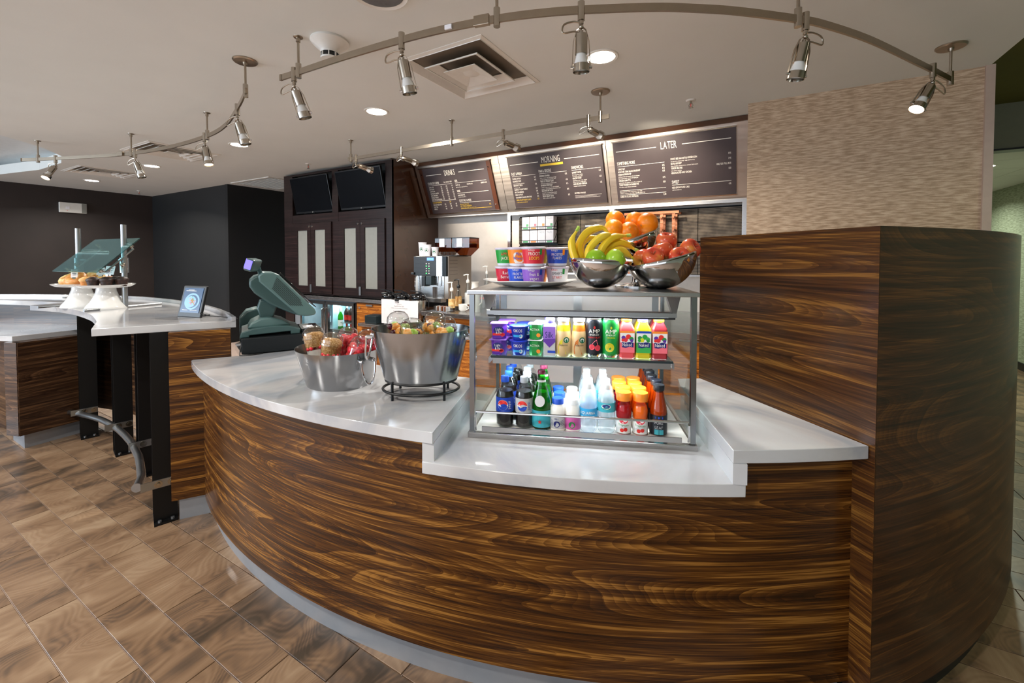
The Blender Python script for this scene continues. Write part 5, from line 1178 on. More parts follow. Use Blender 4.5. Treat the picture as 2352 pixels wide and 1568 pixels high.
# ------------------------------------------------------------------ upper shelf
UZ = 1.0885
def pot(r0, r1, h, body, lid, words, wc, sq=False, wsize=.012, cat='yogurt', oval=None, band=None, frt=None):
    t = thing('yogurt_cup', '', cat, group='yogurt cups on the glass shelf')
    if sq:
        v = []
        for z, r in ((0, r0), (.004, r0 + .001), (h - .004, r1)):
            for k in range(8):
                a = R(22.5 + 45 * k); c = r / math.cos(R(22.5)) * (1.0); v.append((max(-r, min(r, c * 1.18 * math.cos(a))), max(-r, min(r, c * 1.18 * math.sin(a))), z))
        fcs = [(i * 8 + k, i * 8 + (k + 1) % 8, i * 8 + 8 + (k + 1) % 8, i * 8 + 8 + k) for i in range(2) for k in range(8)] + [tuple(range(7, -1, -1))]
        MB().add(v, fcs).build('tub', body, t, 30); MB().box((0, 0, h - .002), (2 * r1 + .008, 2 * r1 + .008, .003)).build('foil_lid', lid, t, 0)
        R_ = 9.0; off = -r1 + .0005
        flat = lambda z0: (lambda x, y: (x, -(r0 + (r1 - r0) * (z0 + y) / h) - .0012, z0 + y))
    else:
        MB().lathe([(0, 0), (r0 * .9, 0), (r0, .006), (r1, h - .005)], 28).build('tub', body, t, 50)
        MB().lathe([(r1, h - .006), (r1 + .004, h - .005), (r1 + .004, h - .002), (r1 - .002, h), (0, h)], 28).build('foil_lid', lid, t, 40)
        flat = lambda z0: (lambda x, y: ((r0 + (r1 - r0) * (z0 + y) / h + .0012) * math.cos(-math.pi / 2 + x / r1), (r0 + (r1 - r0) * (z0 + y) / h + .0012) * math.sin(-math.pi / 2 + x / r1), z0 + y))
    if oval:
        b = MB(); fn = flat(h * .55); n = 24; b.add([tuple(Vector(fn(.021 * math.cos(2 * math.pi * i / n), .015 * math.sin(2 * math.pi * i / n))) + Vector((0, .0004, 0))) for i in range(n)], [tuple(range(n))]); b.build('oval', oval, t, 0)
    if band:
        b = MB(); fn = flat(h * .22); xs_ = [-.024 + .006 * i for i in range(9)]; b.add([fn(x, 0) for x in xs_] + [fn(x, .009) for x in xs_], [(i, i + 1, 10 + i, 9 + i) for i in range(8)]); b.build('band', band, t, 0)
    if frt:
        b = MB(); fn = flat(h * .28); n = 14; b.add([fn(.014 + .008 * math.cos(2 * math.pi * i / n), .008 * math.sin(2 * math.pi * i / n)) for i in range(n)], [tuple(range(n))]); b.build('fruit_print', frt, t, 0)
    for k, w in enumerate(words):
        b = MB(); fn = flat(h * .5 + (.004 if len(words) == 1 else .003) - k * wsize * .95); b.text(w, wsize, lambda x, y: tuple(Vector(fn(x, y)) - Vector((0, .0004, 0))), .8); b.build('lettering', wc, t, 0)
    return t
LF = pot(.026, .030, .062, 'purple', 'lilac', ['Light', '& Fit'], 'print_white', True, .014, oval='navy', band='red', frt='cherry')
OK_ = pot(.027, .035, .058, 'deepblue', 'deepblue', ['OIKOS'], 'print_white', False, .016, band='label_aqua', frt='label_white')
AC = pot(.022, .0235, .062, 'green_label', 'cap_white', ['ACTIVIA'], 'print_white', True, .012, frt='cap_orange')
for k, (p, nm, u, v, dz, zs) in enumerate(((LF, 'purple square yogurt cup', .098, .125, .063, 2), (OK_, 'round blue yogurt cup', .178, .125, .059, 2), (AC, 'green square yogurt cup', .243, .128, .063, 2))):
    first = True
    for depth in range(2):
        for lv in range(zs):
            o = p if first else dup(p); first = False
            o.location = cw(u + .02 * depth, v + .075 * depth, UZ + dz * lv); o.rotation_euler = (0, 0, A - R(4) + R(8) * lv * (k == 0))
            o['label'] = nm + (', top of the front stack' if lv and not depth else ', bottom of the front stack' if not depth else ', top of the rear stack' if lv else ', bottom of the rear stack')
# soy milk carton
t = thing('milk_carton', 'purple and white soy milk carton beside the green yogurt cups', 'carton')
MB().box((0, 0, .058), (.046, .046, .116)).build('box', 'label_silver', t, 0, bevel=.002)
MB().add([(-.023, -.023, .116), (.023, -.023, .116), (.023, .023, .116), (-.023, .023, .116), (-.016, -.014, .128), (.016, -.014, .128), (.016, .014, .128), (-.016, .014, .128)], [(0, 1, 5, 4), (1, 2, 6, 5), (2, 3, 7, 6), (3, 0, 4, 7), (4, 5, 6, 7)]).build('gable', 'white_paper', t, 0)
MB().lathe([(0, .128), (.017, .128), (.018, .132), (.018, .146), (.016, .149), (0, .149)], 20).build('cap', 'cap_purple', t, 40)
MB().box((0, -.0235, .085), (.046, .001, .062)).build('front_print', 'lilac', t, 0)
b = MB(); b.add([(-.023, -.0243, .058), (0, -.0243, .034), (.023, -.0243, .058), (.023, -.0243, .07), (-.023, -.0243, .066)], [(0, 1, 2, 3, 4)]); b.build('diamond_print', 'purple', t, 0)
b = MB(); b.text('Silk', .034, lambda x, y: (x, -.0247, .072 + y), .7); b.build('lettering', 'navy', t, 0); MB().box((.008, -.0238, .018), (.03, .001, .009)).build('blue_strip', 'label_blue', t, 0)
t.location = cw(.300, .125, UZ); t.rotation_euler = (0, 0, A - R(4))
o = dup(t, cw(.292, .19, UZ), A, 'purple and white soy milk carton standing behind the front carton')
# coffee drink bottles
def coffee(c2, nm):
    t = thing('coffee_bottle', '', 'bottle', group='bottled coffees on the glass shelf')
    MB().lathe([(0, .002), (.026, 0), (.030, .006), (.031, .03), (.030, .07), (.026, .095), (.0215, .12), (.0195, .138)], 28).build('bottle', 'latte', t, 60)
    MB().lathe([(.0215, .134), (.0225, .136), (.0225, .15), (.021, .152), (0, .152)], 24).build('cap', 'label_white', t, 40)
    MB().lathe([(.0255, .098), (.0222, .122)], 24).build('neck_label', c2, t, 60)
    b = MB(); disc_on(b, .0303, .012, .066, .0115, dr=.001); b.build('emblem', 'siren', t, 0)
    b = MB(); disc_on(b, .0303, .012, .066, .0072, dr=.0014); b.build('emblem_core', 'label_white', t, 0)
    b = MB(); disc_on(b, .0303, .012, .064, .0042, dr=.0018, e=1.3); b.build('emblem_figure', 'siren', t, 0)
    b = MB(); fn = facecyl(.0312, dr=.0008)(0); P_ = [(-.02, .012), (.012, .012), (.004, .03), (-.004, .05), (-.002, .072), (-.014, .06), (-.02, .04)]; b.add([fn(*p) for p in P_], [tuple(range(7))]); b.build('swirl_print', c2, t, 0)
    txt(t, 'frappuccino', .0312, .044, .0095, 'print_dark', .75, dr=.0016)
    return t
row(coffee('smooth_yellow', ''), 2, .352, .125, .075, UZ, lab('bottled coffee with pale gold swirl', 2, ''), A)
row(coffee('caramel', ''), 2, .412, .128, .075, UZ, lab('bottled coffee with orange caramel swirl', 2, ''), A)
# energy drink cans
def can(body, w3, c3, frt):
    t = thing('drink_can', '', 'can', group='energy drink cans on the glass shelf')
    MB().lathe([(0, .003), (.024, .002), (.027, .004), (.0325, .014), (.0328, .018), (.0328, .128), (.031, .137), (.0275, .145)], 30).build('can', body, t, 60)
    MB().lathe([(.0272, .145), (.0282, .147), (.0282, .149), (.026, .1495), (.025, .146), (0, .146)], 28).build('rim', 'bright_nickel', t, 40)
    MB().lathe([(.0335 - .007, .002), (.0328, .015)], 28).build('foot', 'bright_nickel', t, 40)
    txt(t, 'AMP', .0329, .095, .022, 'print_white', 1.0); txt(t, 'ENERGY', .0329, .086, .0085, 'print_white', 1.1); txt(t, w3, .0329, .076, .0085, c3, .8)
    b = MB(); disc_on(b, .0329, 0, .117, .0035, e=1.5); b.build('flame', 'red' if frt == 'cherry' else 'lime', t, 0)
    b = MB()
    if frt == 'cherry':
        disc_on(b, .0329, -.010, .042, .011, dr=.001); disc_on(b, .0329, .012, .039, .011, dr=.0012); b.build('fruit_print', 'cherry', t, 0)
        b = MB(); fn = facecyl(.0329, dr=.0014)(0); b.tube([fn(-.01, .052), fn(-.002, .062), fn(.008, .07)], .0009, 5).tube([fn(.012, .05), fn(.009, .06), fn(.008, .07)], .0009, 5); b.build('stems', 'rose', t, 0)
    else:
        disc_on(b, .0329, -.006, .042, .017, dr=.001); b.build('fruit_print', 'lime', t, 0)
        b = MB(); disc_on(b, .0329, -.006, .042, .014, dr=.0014); b.build('fruit_core', 'smooth_yellow', t, 0)
    return t
row(can('black_can', 'CHERRY BLAST', 'red', 'cherry'), 2, .470, .128, .075, UZ, lab('tall black energy drink can with cherries', 2, ''), A)
row(can('green_can', 'ORIGINAL', 'lime', 'lime'), 2, .532, .128, .075, UZ, lab('tall green energy drink can with a lime slice', 2, ''), A)
# square smoothie bottles
def smoothie(liq, cap, l1, l2, words):
    t = thing('smoothie_bottle', '', 'bottle', group='square smoothie bottles on the glass shelf')
    def sq(w, z): c = w * .22; return [(-w + c, -w, z), (w - c, -w, z), (w, -w + c, z), (w, w - c, z), (w - c, w, z), (-w + c, w, z), (-w, w - c, z), (-w, -w + c, z)]
    lv = [(.024, 0), (.0275, .004), (.0275, .015), (.0265, .018), (.0275, .022), (.0275, .108), (.026, .116), (.0165, .134), (.016, .14)]
    v = []; fcs = []
    for i, (w, z) in enumerate(lv):
        v += sq(w, z)
        if i: fcs += [((i - 1) * 8 + k, (i - 1) * 8 + (k + 1) % 8, i * 8 + (k + 1) % 8, i * 8 + k) for k in range(8)]
    fcs += [tuple(range(7, -1, -1))]
    MB().add(v, fcs).build('bottle', liq, t, 30)
    MB().lathe([(.0185, .138), (.0192, .14), (.0192, .157), (.018, .159), (0, .159)], 24).build('cap', cap, t, 40)
    Y = -.0279
    def pr_(nm, m_, x0, x1, z0, z1, d=0): return MB().add([(x0, Y - d, z0), (x1, Y - d, z0), (x1, Y - d, z1), (x0, Y - d, z1)], [(0, 1, 2, 3)]).build(nm, m_, t, 0)
    pr_('label', 'label_white', -.0265, .0265, .024, .106); pr_('top_band', l1, -.0265, .0265, .098, .106, .0003); pr_('lower_label', l2, -.0265, .0265, .024, .062, .0003)
    for s in (-1, 1): MB().add([(s * .0279, -.0265, .024), (s * .0279, .0265, .024), (s * .0279, .0265, .106), (s * .0279, -.0265, .106)], [(0, 1, 2, 3)]).build('side_label', l2, t, 0)
    b = MB(); b.add([(-.02, Y - .0008, .044), (-.006, Y - .0008, .042), (.008, Y - .0008, .046), (.0225, Y - .0008, .044), (.0225, Y - .0008, .062), (.008, Y - .0008, .065), (-.006, Y - .0008, .061), (-.021, Y - .0008, .064)], [tuple(range(8))]); b.build('name_plate', 'navy', t, 0)
    b = MB(); b.text('Naked', .018, lambda x, y: (x, Y - .0012, .048 + y), .72); b.build('lettering', 'print_white', t, 0)
    cols = ('purple', 'red', 'k_red', 'green_label') if l2 == 'pinklbl' else ('green_label', 'k_green', 'lime', 'greenlbl')
    for j, (x, z, r) in enumerate(((-.014, .080, .008), (.004, .084, .0095), (-.006, .072, .008), (.015, .076, .008), (.016, .070, .006), (-.016, .071, .006))):
        b = MB(); b.add([(x + r * math.cos(2 * math.pi * i / 14), Y - .0005 - .0001 * j, z + r * math.sin(2 * math.pi * i / 14)) for i in range(14)], [tuple(range(14))]); b.build('fruit_print', cols[j % 4], t, 0)
    return t
row(smoothie('smooth_pink', 'cap_orange', 'orange_lbl', 'pinklbl', ''), 2, .592, .13, .07, UZ, ['berry smoothie with orange cap, next to the green can', 'berry smoothie behind the one next to the green can'], A)
row(smoothie('smooth_yellow', 'cap_purple', 'label_blue', 'greenlbl', ''), 2, .652, .13, .07, UZ, ['green-labelled smoothie with violet cap, front of the shelf', 'green-labelled smoothie with violet cap, at the back'], A)
row(smoothie('smooth_dark', 'cap_orange', 'orange_lbl', 'pinklbl', ''), 2, .711, .13, .07, UZ, ['darker berry smoothie with orange cap at the right end of the shelf', 'darker berry smoothie behind the one at the right end of the shelf'], A)
# ------------------------------------------------------------------ cereal cups on a plate on top of the case
t = thing('serving_plate', 'white square plate with flared corners under the cereal cups', 'plate', (-.835, 1.600, CZ1), R(62))
v = []; fcs = []
for i, (w, z, lift) in enumerate(((.095, .002, 0), (.11, .004, 0), (.172, .024, .014), (.169, .027, .014), (.107, .009, 0), (0.001, .008, 0))):
    for k in range(16):
        a = 2 * math.pi * k / 16 + math.pi / 16; c = max(abs(math.cos(a)), abs(math.sin(a))); d_ = (1 / c) ** .8
        v.append((w * d_ * math.cos(a), w * d_ * math.sin(a), z + lift * (d_ - 1) * 2.2))
    if i: fcs += [((i - 1) * 16 + k, (i - 1) * 16 + (k + 1) % 16, i * 16 + (k + 1) % 16, i * 16 + k) for k in range(16)]
fcs.append(tuple(range(15, -1, -1)))
MB().add(v, fcs).build('dish', 'white_ceramic', t, 50)
CZ = CZ1 + .0085
def cereal(x, y, z, body, words, wc, size, label, patch=None, badge=None, spin=0):
    t = thing('cereal_cup', label, 'cereal cup', (x, y, z), R(32) + spin, 'single-serve cereal cups on the plate')
    r0, r1, h = .038, .0465, .078
    MB().lathe([(0, .003), (r0 - .003, .0), (r0, .004), (r1 - .0005, h - .008)], 32).build('cup', 'cap_clear', t, 50)
    MB().lathe([(r0 + .0008, .010), (r1 + .0003, h - .012)], 32).build('sleeve', body, t, 60)
    MB().lathe([(r1, h - .010), (r1 + .0035, h - .009), (r1 + .0035, h - .004), (r1, h - .002), (0, h - .001)], 32).build('foil_lid', 'foil', t, 40)
    def fl(z0, dr): return lambda x_, y_: ((r0 + (r1 - r0) * (z0 + y_) / h + dr) * math.cos(-math.pi / 2 + x_ / r1), (r0 + (r1 - r0) * (z0 + y_) / h + dr) * math.sin(-math.pi / 2 + x_ / r1), z0 + y_)
    if patch:
        fn = fl(.033, .0016); n = 20; MB().add([fn(.022 * max(-1, min(1, 1.25 * math.cos(2 * math.pi * i / n))), .021 * max(-1, min(1, 1.25 * math.sin(2 * math.pi * i / n)))) for i in range(n)], [tuple(range(n))]).build('panel_print', patch, t, 0)
    for k, w in enumerate(words):
        fn = fl(.036 - k * size * .95 + size * .35 * (len(words) - 1), .0024); MB().text(w, size, fn, .78).build('lettering', wc[k % len(wc)], t, 0)
    if badge:
        fn = fl(.055, .002); MB().add([fn(.022, -.010), fn(.033, -.010), fn(.033, .012), fn(.022, .012)], [(0, 1, 2, 3)]).build('badge', badge, t, 0)
        fn = fl(.060, .0024); MB().text("Kellogg's", .010, lambda x_, y_: fn(x_ - .012, y_), .7).build('brand_script', 'red' if body in ('k_white', 'k_orange') else 'print_white', t, 0)
    return t
CP = dict(f=(-.772, 1.508), l1=(-.86, 1.546), l2=(-.943, 1.584), r=(-.728, 1.640), b=(-.822, 1.640), b2=(-.91, 1.68))
sp = {'f': 0, 'l1': R(-4), 'l2': R(-6), 'r': R(-8), 'b': 0, 'b2': 0}
for k, z, body, words, wc, size, lab_, patch, badge in (
    ('f', 0, 'k_purple', ['fruit &', 'yogurt'], ['print_white'], .017, 'purple cereal cup, lowest at the front of the plate', None, 'label_blue'),
    ('l1', 0, 'k_blue', ['FROSTED', 'FLAKES'], ['print_white'], .015, 'blue cereal cup in the bottom layer, left of the purple one', None, 'k_orange'),
    ('l2', 0, 'k_berry', ['Red', 'Berries'], ['print_white'], .018, 'red berry cereal cup at the left of the bottom layer', None, None),
    ('r', 0, 'k_white', ['SMART', 'START'], ['print_dark', 'red'], .017, 'white cereal cup at the right of the bottom layer', None, 'green_label'),
    ('b', 0, 'k_orange', [], ['print_white'], .015, 'orange cereal cup hidden at the back of the bottom layer', None, None),
    ('f', 1, 'k_red', ['FROOT', 'LOOPS'], ['print_white', 'yellow'], .018, 'red cereal cup at the front of the upper layer', None, 'green_label'),
    ('l1', 1, 'k_orange', ['Mini', 'Wheats'], ['k_blue'], .018, 'orange cereal cup with white panel, upper layer', 'label_white', None),
    ('l2', 1, 'k_green', ['APPLE', 'JACKS'], ['red', 'print_white'], .018, 'green cereal cup at the left of the upper layer', None, None),
    ('r', 1, 'k_blue', ['FROSTED', 'FLAKES'], ['print_white'], .015, 'blue cereal cup at the right of the upper layer', None, 'k_orange'),
    ('b', 1, 'yellow', [], ['print_dark'], .015, 'yellow cereal cup showing behind the upper layer', None, None)):
    x, y = CP[k]; cereal(x, y, CZ + z * .079, body, words, wc, size, lab_, patch, badge, sp[k])
# ------------------------------------------------------------------ three-bowl fruit stand
fs = thing('fruit_stand', 'polished steel stand holding three tilted fruit bowls', 'fruit stand', (-.43, 1.735, CZ1), R(30))
def bowl(M, r, nm, d=1.22):
    pr = []
    for i in range(13): a = R(-90 + 82 * i / 12 * 1.0); pr.append((r * math.cos(a) if i else 0, r * d * (1 + math.sin(a)) * .84))
    top = pr[-1]
    pr2 = [(top[0] - .004, top[1] + .004), (top[0] - .012, top[1] + .001)] + [(p[0] * .88, p[1] * .9 + .012) for p in pr[::-1][1:]]
    return MB().lathe(pr + pr2, 56, M=M).build(nm, 'mirror_steel', fs, 60)
iv = fs.matrix_basis.inverted()
bpy.context.view_layer.update(); iv = fs.matrix_world.inverted()
def wl(x, y, z): return iv @ Vector((x, y, z))
B1, B2, B3 = Vector((-.543, 1.615, 1.352)), Vector((-.305, 1.745, 1.352)), Vector((-.455, 1.885, 1.455))
bowl(Matrix.Translation(wl(*B1)) @ Matrix.Rotation(R(4), 4, 'Y'), .122, 'bowl'); bowl(Matrix.Translation(wl(*B2)) @ Matrix.Rotation(R(-14), 4, 'Y'), .134, 'bowl'); bowl(Matrix.Translation(wl(*B3)) @ Matrix.Rotation(R(-20), 4, 'Y'), .118, 'bowl')
MB().lathe([(0, .0), (.09, 0), (.09, .006), (.03, .012), (.018, .02), (.014, .10), (0, .10)], 32, M=Matrix.Translation(wl(-.44, 1.80, 1.35))).build('pedestal', 'mirror_steel', fs, 50)
def fruitball(nm, cat, x, y, z, r, mat, rot, label, group, apple=True):
    t = thing(nm, label, cat, (x, y, z), 0, group); t.rotation_euler = rot
    if apple:
        pr = [(0, -.72), (.18, -.80), (.34, -.84), (.62, -.70), (.86, -.35), (.98, .08), (.96, .42), (.80, .70), (.56, .84), (.36, .84), (.18, .74), (.07, .60), (0, .55)]
        MB().lathe([(a * r, b_ * r) for a, b_ in pr], 28).build('skin', mat, t, 80)
        MB().tube([(0, 0, r * .55), (.002, 0, r * .75), (.006, .002, r * .95)], .0016, 6).build('stem', 'sugar', t)
    else:
        MB().ball((0, 0, 0), (r, r, r * .95), 28, 18).build('peel', mat, t, 80)
        MB().lathe([(0, r * .951), (.004, r * .953), (.005, r * .945)], 10).build('navel', 'crust', t)
    return t
og = 'oranges in the upper bowl'
for i, (x, y, z, lb_) in enumerate(((-.545, 1.848, 1.637, 'orange at the very top left of the upper bowl'), (-.535, 1.795, 1.594, 'orange at the lower left of the upper bowl'), (-.478, 1.820, 1.582, 'orange at the front rim of the upper bowl'), (-.475, 1.905, 1.632, 'orange at the back of the upper bowl'), (-.412, 1.872, 1.618, 'large orange at the right of the upper bowl'), (-.44, 1.915, 1.57, 'orange half buried at the back right of the upper bowl'))):
    fruitball('orange', 'orange', x, y, z, .0415 if i < 4 else .045, 'orange', (R(30 * i), R(20 + 10 * i), 0), lb_, og, False)
ag = 'red apples in the right bowl'
for x, y, z, rot, lb_ in ((-.318, 1.775, 1.532, (R(20), R(10), 0), 'red apple on top of the pile in the right bowl'), (-.232, 1.770, 1.502, (R(40), R(50), R(20)), 'red apple at the right rim showing its stem hollow'), (-.343, 1.650, 1.468, (R(48), R(-12), R(30)), 'yellow-red apple at the front of the right bowl, stem hollow facing out'), (-.322, 1.726, 1.494, (R(10), R(-15), 0), 'pale red apple in the middle of the right bowl'), (-.255, 1.684, 1.468, (R(55), R(-15), R(30)), 'red apple at the front right of its bowl'), (-.388, 1.702, 1.468, (R(120), R(20), 0), 'red apple at the left rim of the right bowl'), (-.27, 1.79, 1.45, (0, 0, 0), 'red apple under the pile in the right bowl')):
    fruitball('apple', 'apple', x, y, z, .0405, 'apple_red', rot, lb_, ag)
for x, y, z, rot, lb_ in ((-.532, 1.545, 1.462, (R(-60), R(20), 0), 'green apple at the front of the banana bowl, left one'), (-.466, 1.572, 1.462, (R(-40), R(50), 0), 'green apple at the front of the banana bowl, right one')):
    fruitball('apple', 'apple', x, y, z, .0395, 'apple_green', rot, lb_, 'green apples in the banana bowl')
def banana(pts, label, r=.0185):
    pts = [Vector(p) for p in pts]; cs = []
    for i in range(len(pts) - 1):
        p0, p1, p2, p3 = pts[max(i - 1, 0)], pts[i], pts[i + 1], pts[min(i + 2, len(pts) - 1)]
        for k in range(6): u = k / 6; cs.append(.5 * (2 * p1 + (p2 - p0) * u + (2 * p0 - 5 * p1 + 4 * p2 - p3) * u * u + (3 * p1 - p0 - 3 * p2 + p3) * u ** 3))
    cs.append(pts[-1]); n = len(cs)
    base = pts[0].copy(); t = thing('banana', label, 'banana', tuple(base), 0, 'bananas in the front bowl')
    rr = []
    for i in range(n):
        u = i / (n - 1); rr.append(r * (min(1, .35 + u * 5.5) if u < .12 else 1 if u < .62 else max(.36, 1 - (u - .62) * 2.6)))
    MB().tube([c - base for c in cs], rr, 6, caps=True).build('peel', 'banana', t, 50).modifiers.new('s', 'SUBSURF').render_levels = 1
    MB().tube([cs[0] - base - (cs[1] - cs[0]).normalized() * .004, cs[0] - base + (cs[1] - cs[0]) * .1], r * .33, 6).build('tip', 'choc', t)
    MB().tube([cs[-1] - base, cs[-1] - base + (cs[-1] - cs[-2]).normalized() * .02], r * .38, 6).build('stem', 'honeydew', t)
# e: picture-right vector, used only to lay the bunch out across its bowl
ex = Vector((math.cos(R(30)), math.sin(R(30)), 0)); ey = Vector((-math.sin(R(30)), math.cos(R(30)), 0))
O_ = Vector((-.543, 1.615, 1.46))
def bp2(a, b_, c): return O_ + ex * a + ey * b_ + Vector((0, 0, c))
banana([bp2(-.075, -.03, -.03), bp2(-.098, -.02, .02), bp2(-.105, -.01, .075), bp2(-.085, .0, .115)], 'banana standing upright at the left rim of the bowl')
banana([bp2(-.055, .0, -.01), bp2(-.075, .01, .05), bp2(-.04, .02, .11), bp2(.02, .03, .13), bp2(.05, .03, .10)], 'tallest banana arching over the middle of the bowl', .0195)
banana([bp2(-.04, -.03, -.02), bp2(-.04, -.02, .04), bp2(.0, -.01, .085), bp2(.04, .0, .10), bp2(.06, .02, .095)], 'second arching banana, in front of the tallest')
banana([bp2(-.0, -.01, .0), bp2(.015, -.01, .05), bp2(.05, .0, .085), bp2(.09, .01, .095), bp2(.115, .02, .098)], 'banana whose green stem points right over the oranges bowl')
banana([bp2(.02, .02, .01), bp2(.05, .015, .055), bp2(.09, .02, .07), bp2(.13, .03, .055), bp2(.15, .03, .045)], 'banana reaching over the right rim of its bowl')
banana([bp2(.015, -.02, -.02), bp2(.05, -.02, .025), bp2(.085, -.01, .04), bp2(.12, .0, .02), bp2(.135, .0, .01)], 'lowest banana, above the right green apple')
banana([bp2(-.06, .04, .0), bp2(-.06, .05, .06), bp2(-.03, .06, .09), bp2(.01, .06, .095)], 'banana mostly hidden behind the arching ones')
# ------------------------------------------------------------------ coffee station
cm_ = thing('coffee_machine', 'black and steel espresso machine with blue display', 'coffee machine', (-3.56, 3.80, .9))
MB().bb((0, .05, .1), (.5, .5, .59)).build('body', 'steel_panel', cm_, 0, bevel=.004)
MB().bb((.0, .02, .36), (.34, .05, .588)).build('front_panel', 'black_plastic', cm_, 0, bevel=.003); MB().bb((.34, .025, .36), (.43, .05, .588)).build('steel_door', 'steel', cm_, 0); MB().bb((.43, .022, .36), (.49, .05, .588)).build('side_strip', 'dark_steel', cm_, 0)
for k in range(4): MB().bb((.02, .0195, .40 + .05 * k), (.3, .0205, .4015 + .05 * k)).build('panel_seam', 'black_matte', cm_, 0)
MB().bb((.21, .017, .54), (.31, .02, .572)).build('display', 'lcd_blue', cm_, 0)
for i in range(2):
    for j in range(5): MB().box((.2 + .04 * i, .017, .39 + .028 * j), (.014, .005, .01)).build('button', 'print_white' if (i + j) % 3 else 'led_green', cm_, 0)
for k in range(5): MB().bb((.5, .07, .38 + .04 * k), (.5015, .22, .3825 + .04 * k)).build('side_vent', 'black_plastic', cm_, 0)
MB().bb((.04, .045, .10), (.44, .052, .36)).build('back_plate', 'steel', cm_, 0)
MB().bb((.14, -.005, .24), (.20, .05, .36)).build('spout', 'black_plastic', cm_, 0, bevel=.006); MB().bb((.21, -.012, .255), (.30, .05, .36)).build('spout', 'pos_dark', cm_, 0, bevel=.006)
MB().tube([(.04, .02, .36), (.04, .0, .33), (.045, -.005, .2), (.05, .0, .13)], .006, 8).build('steam_wand', 'chrome', cm_); MB().tube([(.38, .02, .36), (.38, .01, .30), (.375, .01, .25)], .006, 8).build('water_spout', 'chrome', cm_)
MB().bb((.17, -.0, .10), (.31, .045, .235)).build('drawer', 'alu', cm_, 0, bevel=.003)
MB().bb((.02, -.03, .06), (.46, .06, .11)).build('drip_tray', 'steel', cm_, 0, bevel=.003); MB().bb((.01, .02, .0), (.48, .48, .06)).build('base', 'black_plastic', cm_, 0)
MB().bb((-.03, .0, .37), (.02, .06, .40)).build('side_handle', 'black_plastic', cm_, 0, bevel=.006)
hp = thing('bean_hopper', 'smoky brown bean hoppers on top of the espresso machine', 'hopper', (-3.40, 4.02, 1.49))
for x in (0, .26):
    MB().add([(x, 0, .10), (x + .25, 0, .10), (x + .25, .2, .10), (x, .2, .10), (x, 0, .21), (x + .25, 0, .21), (x + .25, .2, .21), (x, .2, .21), (x + .08, .06, .0), (x + .17, .06, .0), (x + .17, .14, .0), (x + .08, .14, .0)], [(0, 1, 5, 4), (1, 2, 6, 5), (2, 3, 7, 6), (3, 0, 4, 7), (0, 1, 9, 8), (1, 2, 10, 9), (2, 3, 11, 10), (3, 0, 8, 11)]).build('hopper', 'acrylic_brown', hp, 0)
    MB().bb((x, 0, .21), (x + .25, .2, .22)).build('lid', 'black_plastic', hp, 0)
    MB().bb((x + .02, .02, .10), (x + .23, .18, .15)).build('beans', 'sugar', hp, 0)
    MB().bb((x + .07, -.004, .11), (x + .15, -.001, .21)).build('card', 'white_paper', hp, 0)
MB().bb((-.02, -.06, 0), (.38, .22, .012)).build('tray', 'black_plastic', hp, 0)
def ctower(x, y, h, label):
    t = thing('paper_cup', label, 'cup', (x, y, 1.491), 0, 'paper cups on the espresso machine')
    r0, r1 = .034 * (h / .13) ** .4, .045 * (h / .13) ** .3
    MB().lathe([(0, .002), (r0, 0), (r1, h - .004), (r1 + .003, h - .004), (r1 + .003, h), (r1 - .002, h)], 24).build('cup', 'white_paper', t, 60)
    for rr, mt, dr in ((.023, 'siren', .001), (.0155, 'label_white', .0016), (.010, 'siren', .0022)):
        b = MB(); n = 20; rm = (r0 + r1) / 2
        b.add([((rm + (r1 - r0) / h * rr * math.sin(2 * math.pi * i / n) + dr) * math.cos(R(-70) + rr * math.cos(2 * math.pi * i / n) / rm), (rm + (r1 - r0) / h * rr * math.sin(2 * math.pi * i / n) + dr) * math.sin(R(-70) + rr * math.cos(2 * math.pi * i / n) / rm), h * .5 + rr * math.sin(2 * math.pi * i / n)) for i in range(n)], [tuple(range(n))]); b.build('emblem', mt, t, 0)
ctower(-3.49, 3.90, .165, 'tallest white paper cup on the espresso machine'); ctower(-3.395, 3.88, .135, 'middle white paper cup on the espresso machine'); ctower(-3.28, 3.88, .105, 'shortest white paper cup on the espresso machine')
for i in range(4):
    o = MB().lathe([(0, .003), (.018, .001), (.025, .05), (.0245, .05), (.0175, .004), (0, .004)], 16).build('shot_glass', 'clear_cup', None, 50); o.location = (-3.19 + .058 * i, 3.90, 1.491); tag(o, 'clear shot glass on the espresso machine, ' + ('leftmost' if i == 0 else ORD[i] + ' from the left'), 'glass', 'shot glasses on the espresso machine')
# airpots and the clipped sign
def airpot(x, y, label):
    t = thing('airpot', label, 'airpot', (x, y, .7155), R(20), 'coffee airpots')
    MB().lathe([(0, 0), (.074, 0), (.078, .01), (.078, .285), (.07, .30), (0, .30)], 32).build('body', 'steel', t, 40)
    MB().lathe([(.079, .288), (.082, .30), (.08, .325), (.065, .345), (.03, .358), (0, .36)], 32).build('collar', 'black_gloss', t, 50)
    MB().add([(-.085, -.035, .335), (.075, -.045, .30), (.075, .045, .30), (-.085, .035, .335), (-.085, -.03, .352), (.02, -.04, .368), (.02, .04, .368), (-.085, .03, .352)], [(0, 1, 2, 3), (4, 5, 6, 7), (0, 1, 5, 4), (1, 2, 6, 5), (2, 3, 7, 6), (3, 0, 4, 7)]).build('lid', 'black_gloss', t, 0, bevel=.006)
    MB().ribbon([(.06, 0, .35), (.0, 0, .378), (-.10, 0, .39)], .03, .008, (0, 1, 0)).build('pump_lever', 'black_plastic', t, 30)
    MB().tube([(.08, .03, .31), (.10, .03, .27), (.105, .02, .2)], .006, 8).build('carry_handle', 'black_plastic', t)
